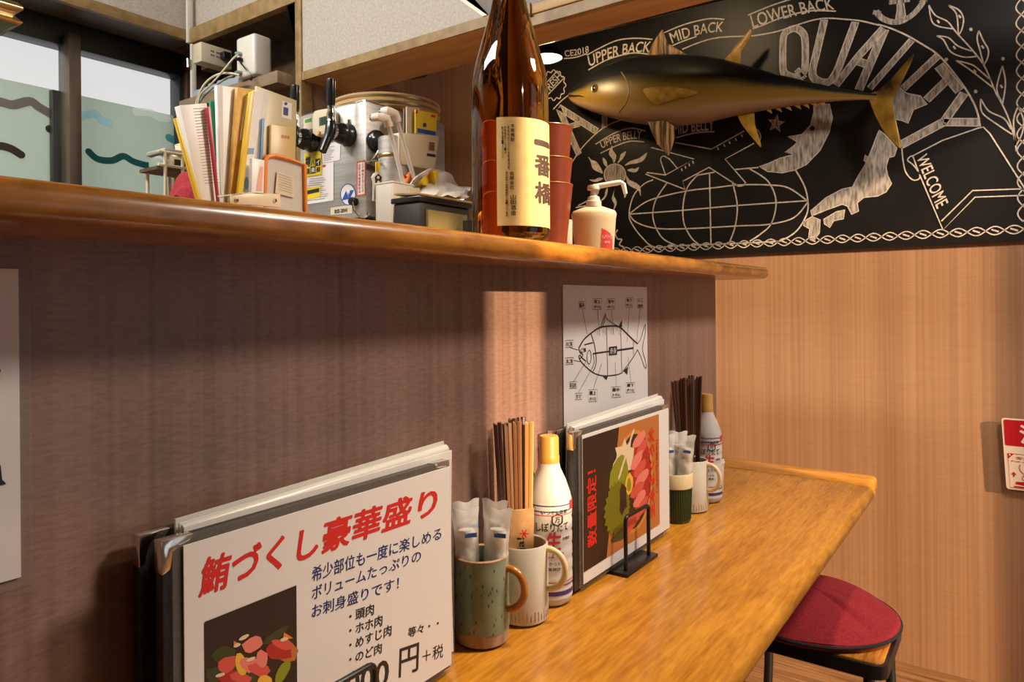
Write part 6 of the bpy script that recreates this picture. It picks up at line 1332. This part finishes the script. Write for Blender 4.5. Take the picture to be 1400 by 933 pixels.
b = B(); quad_text(b, '請求書', *ZF([(722, 440), (775, 447), (773, 468), (720, 460)]), lambda u, v: on_y(u, v, YB + .0374), .0); b.build('red_print', M['print_red'], d11)
d13 = doc('document_folder', 'small white booklet beside the orange edged card case', [(535, 588), (614, 602), (604, 806), (524, 800)], YB + .012, .008, M['paper_bright'])
b = B(); b.poly([ff(*q, YB + .0116) for q in ((585, 640), (606, 645), (596, 800), (560, 798))]); b.build('pink_stripe', mat('pink_print', (.75, .40, .33), .5), d13)
t = thing('card_case', 'clear card case with a thick orange edge standing beside the dispenser', 'card case', ff(700, 830, YB + .03), group=None)
rim = [ff(*q, YB + .022) for q in ((610, 812), (622, 600), (640, 578), (680, 572), (760, 592), (870, 632), (878, 840))]
for q in (rim[0], rim[-1]): q.z = RZ + .004
b = B(); b.tube(rim, .0035, 10); b.tube([q + V((0, .010, .0)) for q in rim], .0035, 10); b.build('orange_edge', M['fold_orange'], t)
b = B(); b.prism([q + V((0, .003, 0)) for q in rim], (0, .004, 0)); b.build('clear_shell', M['milky'], t)
b = B(); b.poly([ff(*q, YB + .0215) for q in ((695, 668), (802, 712), (805, 842), (682, 812))]); pp_ = b.build('slip', M['cream_plastic'], t)
b = B()
for k in range(7): ribbon(b, [ff(705, 690 + k * 16, YB + .021), ff(790, 718 + k * 16, YB + .021)], .0007, (0, -1, 0))
b.build('printed_lines', M['print_grey'], pp_)
# cream bracket in front of the papers
t = thing('shelf_bracket', 'cream metal rail with two screws in front of the papers', 'rail', ff(560, 890, .96))
yb_ = .962
b = B(); pr = [ff(405, 818, yb_), ff(540, 806, yb_), ff(715, 818, yb_), ff(720, 905, yb_), ff(540, 888, yb_), ff(410, 882, yb_)]; b.prism(pr, (0, .006, 0)); b.build('rail', M['cream_plastic'], t, bevel=.001)
b = B(); pr2 = [ff(405, 818, yb_), ff(540, 806, yb_), ff(715, 818, yb_)]; b.prism([pr2[0], pr2[1], pr2[2], pr2[2] + V((0, .037, .001)), pr2[1] + V((0, .037, .001)), pr2[0] + V((0, .037, .001))], (0, 0, -.002)); b.build('rail_lip', M['cream_plastic'], t)
for q in ((435, 858), (680, 860)):
    c = ff(*q, yb_ - .0005); b = B(); b.lathe([(0, .002), (.003, .0015), (.0035, 0)], n=14, M=Matrix.Translation(c) @ V((0, -1, 0)).to_track_quat('Z', 'Y').to_matrix().to_4x4()); b.build('screw', M['chrome'], t)
for x in (pr[0].x + .01, pr[3].x - .01):
    b = B(); b.span((x - .004, yb_ + .001, LEDGE_Z + .0005), (x + .004, yb_ + .0055, pr[0].z - .02)); b.build('post', M['cream_plastic'], t)

# wire rack by the window with its load and a red cloth
t = thing('wire_rack', 'cream wire rack by the window behind the yellow folder', 'rack', ff(60, 830, 1.2))
yr = 1.20; xa_, xb_ = ff(-70, 690, yr).x, ff(150, 690, yr).x; zr = ff(40, 660, yr).z
b = B(); b.span((xa_, yr, zr - .004), (xb_, yr + .06, zr + .002)); b.build('tray', M['dark_wood'], t)
for x in (xa_ + .012, ff(85, 700, yr).x, xb_ - .01):
    b = B(); b.tube([(x, yr - .004, RZ + .001), (x, yr - .004, zr + .028)], .0028, 10); b.build('wire_leg', M['cream_plastic'], t); b = B(); b.tube([(x, yr + .055, RZ + .001), (x, yr + .055, zr - .003)], .0028, 10); b.build('wire_leg', M['cream_plastic'], t)
b = B(); b.tube([(xa_, yr - .004, zr + .004), (xb_, yr - .004, zr + .004)], .0025, 10); b.tube([(xa_, yr - .004, zr + .027), (xb_, yr - .004, zr + .027)], .0022, 10); b.build('wire_rail', M['cream_plastic'], t)
c = ff(40, 600, yr + .05); t = thing('measuring_scale', 'small silver and cream kitchen scale on the wire rack', 'scale', (c.x, yr + .05, zr + .003))
b = B(); b.box((c.x, yr + .06, zr + .018), (.055, .06, .030)); b.build('scale_body', M['chrome'], t, bevel=.003)
b = B(); b.box((c.x, yr + .06, zr + .0375), (.060, .066, .008)); b.build('weighing_plate', M['steel'], t, bevel=.002)
b = B(); b.box((c.x, yr + .0293, zr + .018), (.022, .001, .012)); b.build('display', M['print_black'], t)
c = ff(105, 590, yr + .05); t = thing('paper_cup', 'cream paper cup beside the silver scale on the wire rack', 'cup', (c.x, yr + .05, zr + .003))
b = B(); b.lathe([(0, zr + .003), (.017, zr + .003), (.022, zr + .055), (.0205, zr + .056), (.016, zr + .006), (0, zr + .005)], (c.x + .006, yr + .05, 0), 28); b.build('cup_body', M['cream_plastic'], t)
b = B(); b.tube([(c.x + .006 + .0215 * math.cos(q * PI / 14), yr + .05 + .0215 * math.sin(q * PI / 14), zr + .0555) for q in range(29)], .0012, 6, caps=False); b.build('rim', M['cream_plastic'], t)
cA, cB = ff(45, 830, 1.13), ff(200, 830, 1.13); zt_ = ff(140, 715, 1.13).z
t = thing('red_cloth', 'crumpled red cloth beneath the wire rack', 'cloth', ((cA.x + cB.x) / 2, 1.14, RZ))
def cloth(u, w):
    hh = (zt_ - RZ) * (math.sin(PI * min(1, .12 + u * .86)) ** .7)
    return (cA.x + (cB.x - cA.x) * u, 1.085 + .09 * w + .006 * math.sin(11 * u + 6 * w), RZ + .0015 + max(0, hh * math.sin(PI * w) ** .5 * (1 + .12 * math.sin(13 * u + 4 * w))))
b = B(); b.sheet(cloth, 26, 16); b.build('cloth_body', M['red_fabric'], t, angle=80)

# ================================================================== NICHE: outlet strip, white adapter box, cables
ZQ = zoomer(250, 30, 8.235)
def qq(a, c, y): u, v = ZQ([(a, c)])[0]; return on_y(u, v, y)
yo = YC - .085
t = thing('outlet_box', 'cream double outlet box mounted high in the niche', 'outlet', qq(330, 350, yo)) 
A_, B_ = qq(205, 215, yo - .05), qq(205, 440, yo - .05)
xo0, xo1, zo0, zo1 = qq(205, 300, yo - .05).x, qq(555, 300, yo - .05).x, B_.z, A_.z
b = B(); b.span((xo0, yo - .05, zo0), (xo1, yo - .005, zo1)); b.build('box_body', M['cream_plastic'], t, bevel=.004)
b = B()
for cx_ in (320, 384):
    for cz_ in (330, 376):
        q = qq(cx_, cz_ - 6 + (cx_ - 320) * .35, yo - .0506); b.box(q, (.0022, .001, .005)); b.box(q + V((.006, 0, 0)), (.0022, .001, .005))
b.build('socket_slots', M['print_black'], t)
b = B(); q = qq(480, 385, yo - .062); b.box(q, (.024, .024, .022)); b.build('mounting_plug', M['black_plastic'], t, bevel=.003)
b = B(); b.span((X0 + .03, yo - .0049, zo0 + .01), (xo1, YC - .03, zo1 - .01)); b.build('back_block', M['dark_wood'], t)
# white adapter box on the shelf
yw_ = YP + .10
t = thing('adapter_box', 'white rounded adapter box standing on the niche shelf', 'adapter', qq(800, 600, yw_))
c0, c1, c2 = qq(592, 380, yw_ + .08), qq(800, 380, yw_), qq(1012, 380, yw_)
xw0 = c1.x; xw1 = c2.x; yw1 = on_x(250 + 592 / 8.235, 30 + 380 / 8.235, xw0).y; zw1 = qq(800, 108, yw_).z
b = B(); b.span((xw0, yw_, SHELF_Z + .0008), (xw1, yw1, zw1)); b.build('box_body', M['white_plastic'], t, bevel=.010, seg=4)
cab = [((655, 365), 'M'), ((665, 430), 'K'), ((655, 578), 'M')]
M['plug_teal'] = mat('grey_teal_plug', (.24, .36, .32), .4); M['cable_cream'] = mat('cream_cable', (.62, .56, .38), .5); M['cable_grey'] = mat('grey_green_cable', (.34, .40, .34), .5)
def wx(a, c, dx): u, v = ZQ([(a, c)])[0]; return on_x(u, v, xw0 - dx)
ends = []
for (a, c), m in cab:
    q = wx(a, c, .0005); b = B(); b.tube([q, q + V((-.008, 0, 0)), q + V((-.016, .004, -.001))], [.0060, .0056, .003], 12); b.build('plug', M['plug_teal'] if m == 'M' else M['black_plastic'], t)
def cable(name, lab, pts, r_, m):
    t = thing(name, lab, 'cable', pts[-1]); b = B(); b.tube(smooth_pts([tuple(p) for p in pts], 8), r_, 8); b.build('cord', m, t)
    b = B(); b.tube([pts[-1], pts[-1] + V((0, .004, -.008))], r_ * 1.5, 8); b.build('cord_end', m, t)
xq = xw0 - .02
cable('power_cable', 'grey cable from the upper plug of the white adapter box', [wx(620, 368, .020), wx(560, 420, .035), wx(420, 590, .05), wx(300, 720, .06), wx(200, 820, .06), wx(165, 960, .06)], .0026, M['cable_cream'])
cable('power_cable', 'cream cable arching from the lower plug of the white adapter box', [wx(640, 600, .024), wx(540, 580, .03), wx(420, 585, .04), wx(310, 640, .045), wx(220, 740, .05), wx(160, 890, .05), wx(150, 960, .05)], .0032, M['cable_cream'])
cable('power_cable', 'grey green cable lying lowest over the shelf edge', [wx(615, 590, .020), wx(500, 630, .03), wx(390, 700, .035), wx(270, 800, .036), wx(190, 900, .036), wx(180, 965, .036)], .0028, M['cable_grey'])
cable('power_cable', 'black cable running down from the middle plug of the white adapter box', [wx(640, 445, .018), wx(700, 520, .016), wx(745, 580, .012), wx(775, 622, .008)], .0022, M['black_plastic'])
t = thing('power_strip', 'grey power strip with teal plugs on the niche shelf behind the papers', 'power strip', (xw0 - .01, yw1 + .1, SHELF_Z))
b = B(); b.span((sx0 + .012, yw1 + .03, SHELF_Z + .0008), (sx0 + .055, YC - .10, SHELF_Z + .024)); b.build('strip_body', mat('blue_grey_plastic', (.34, .38, .42), .4), t, bevel=.003)
for k in range(4):
    y_ = yw1 + .05 + .045 * k
    if y_ < YC - .12:
        b = B(); b.box((sx0 + .033, y_, SHELF_Z + .030), (.022, .018, .011)); b.build('plug', M['plug_teal'], t, bevel=.002)

# ================================================================== HANGING LAMPS
# small dome pendant in front of the chalkboard
LP = on_x(748, 80, 2.20); kL = (CS * LP.x + SN * LP.y) / FPX
M['lamp_glow'] = bpy.data.materials.new('lamp_diffuser'); M['lamp_glow'].use_nodes = True
_e = M['lamp_glow'].node_tree.nodes.new('ShaderNodeEmission'); _e.inputs['Color'].default_value = (1, .80, .50, 1); _e.inputs['Strength'].default_value = 9
M['lamp_glow'].node_tree.links.new(_e.outputs[0], M['lamp_glow'].node_tree.nodes['Material Output'].inputs['Surface'])
t = thing('pendant_lamp', 'small black dome pendant lamp glowing before the chalkboard', 'lamp', LP)
R1 = 21.5 * kL
b = B(); b.lathe([(R1, 0), (R1 * .97, .012), (R1 * .80, .036), (R1 * .52, .054), (.018, .062), (.016, .085), (.006, .092), (0, .092), (0, .088), (.012, .060), (R1 * .50, .051), (R1 * .77, .034), (R1 * .94, .011), (R1 - .002, 0)], tuple(LP), 40); b.build('shade', M['black_metal'], t)
b = B(); b.lathe([(0, -.012), (R1 * .6, -.008), (R1 * .95, .003), (R1 * .90, .008), (0, .008)], tuple(LP), 40); b.build('diffuser', M['lamp_glow'], t)
b = B(); b.tube([LP + V((0, 0, .09)), V((LP.x, LP.y, CEIL - .002))], .003, 8); b.build('cord', M['black_plastic'], t)
light('pendant_lamp_light', 'POINT', LP + V((0, 0, -.03)), 4, (1, .72, .38), shadow_soft_size=.03)
# lantern with stepped bronze mouldings, cut by the corner of the photograph
yL = .98; q1 = on_y(30, 12, yL); kq = (CS * q1.x + SN * q1.y) / FPX
t = thing('hanging_lantern', 'square hanging lantern with stepped bronze mouldings by the kitchen window', 'lantern', (q1.x - .09, yL + .09, q1.z - .04))
def sq(hw, z): return [(q1.x - .10 + hw * a, yL + .10 + hw * c, z) for a, c in ((-1, -1), (1, -1), (1, 1), (-1, 1))]
zz = lambda v: on_y(25, v, yL).z
def loft(b, rows):
    vs = [p for r_ in rows for p in r_]; n = 4
    b.add(vs, [(i * n + k, i * n + (k + 1) % n, (i + 1) * n + (k + 1) % n, (i + 1) * n + k) for i in range(len(rows) - 1) for k in range(n)] + [tuple(range(n)), tuple(range((len(rows) - 1) * n, len(rows) * n))]); return b
b = loft(B(), [sq(.097, zz(2)), sq(.1015, zz(8)), sq(.1015, zz(12)), sq(.096, zz(15)), sq(.094, zz(20)), sq(.098, zz(25)), sq(.1015, zz(29)), sq(.0985, zz(33))]); b.build('moulding', M['gold_metal'], t, bevel=.001)
b = loft(B(), [sq(.097, zz(33.2)), sq(.078, zz(46))]); b.build('glass_bottom', mat('blue_grey_glass', (.10, .20, .22), .15), t)
b = B(); b.tube([(q1.x - .02, yL + .02, zz(2)), (q1.x - .02, yL + .02, CEIL - .001)], .0035, 10); b.tube([(q1.x - .18, yL + .18, zz(2)), (q1.x - .18, yL + .18, CEIL - .001)], .0035, 10); b.build('hanging_rod', M['chrome'], t)
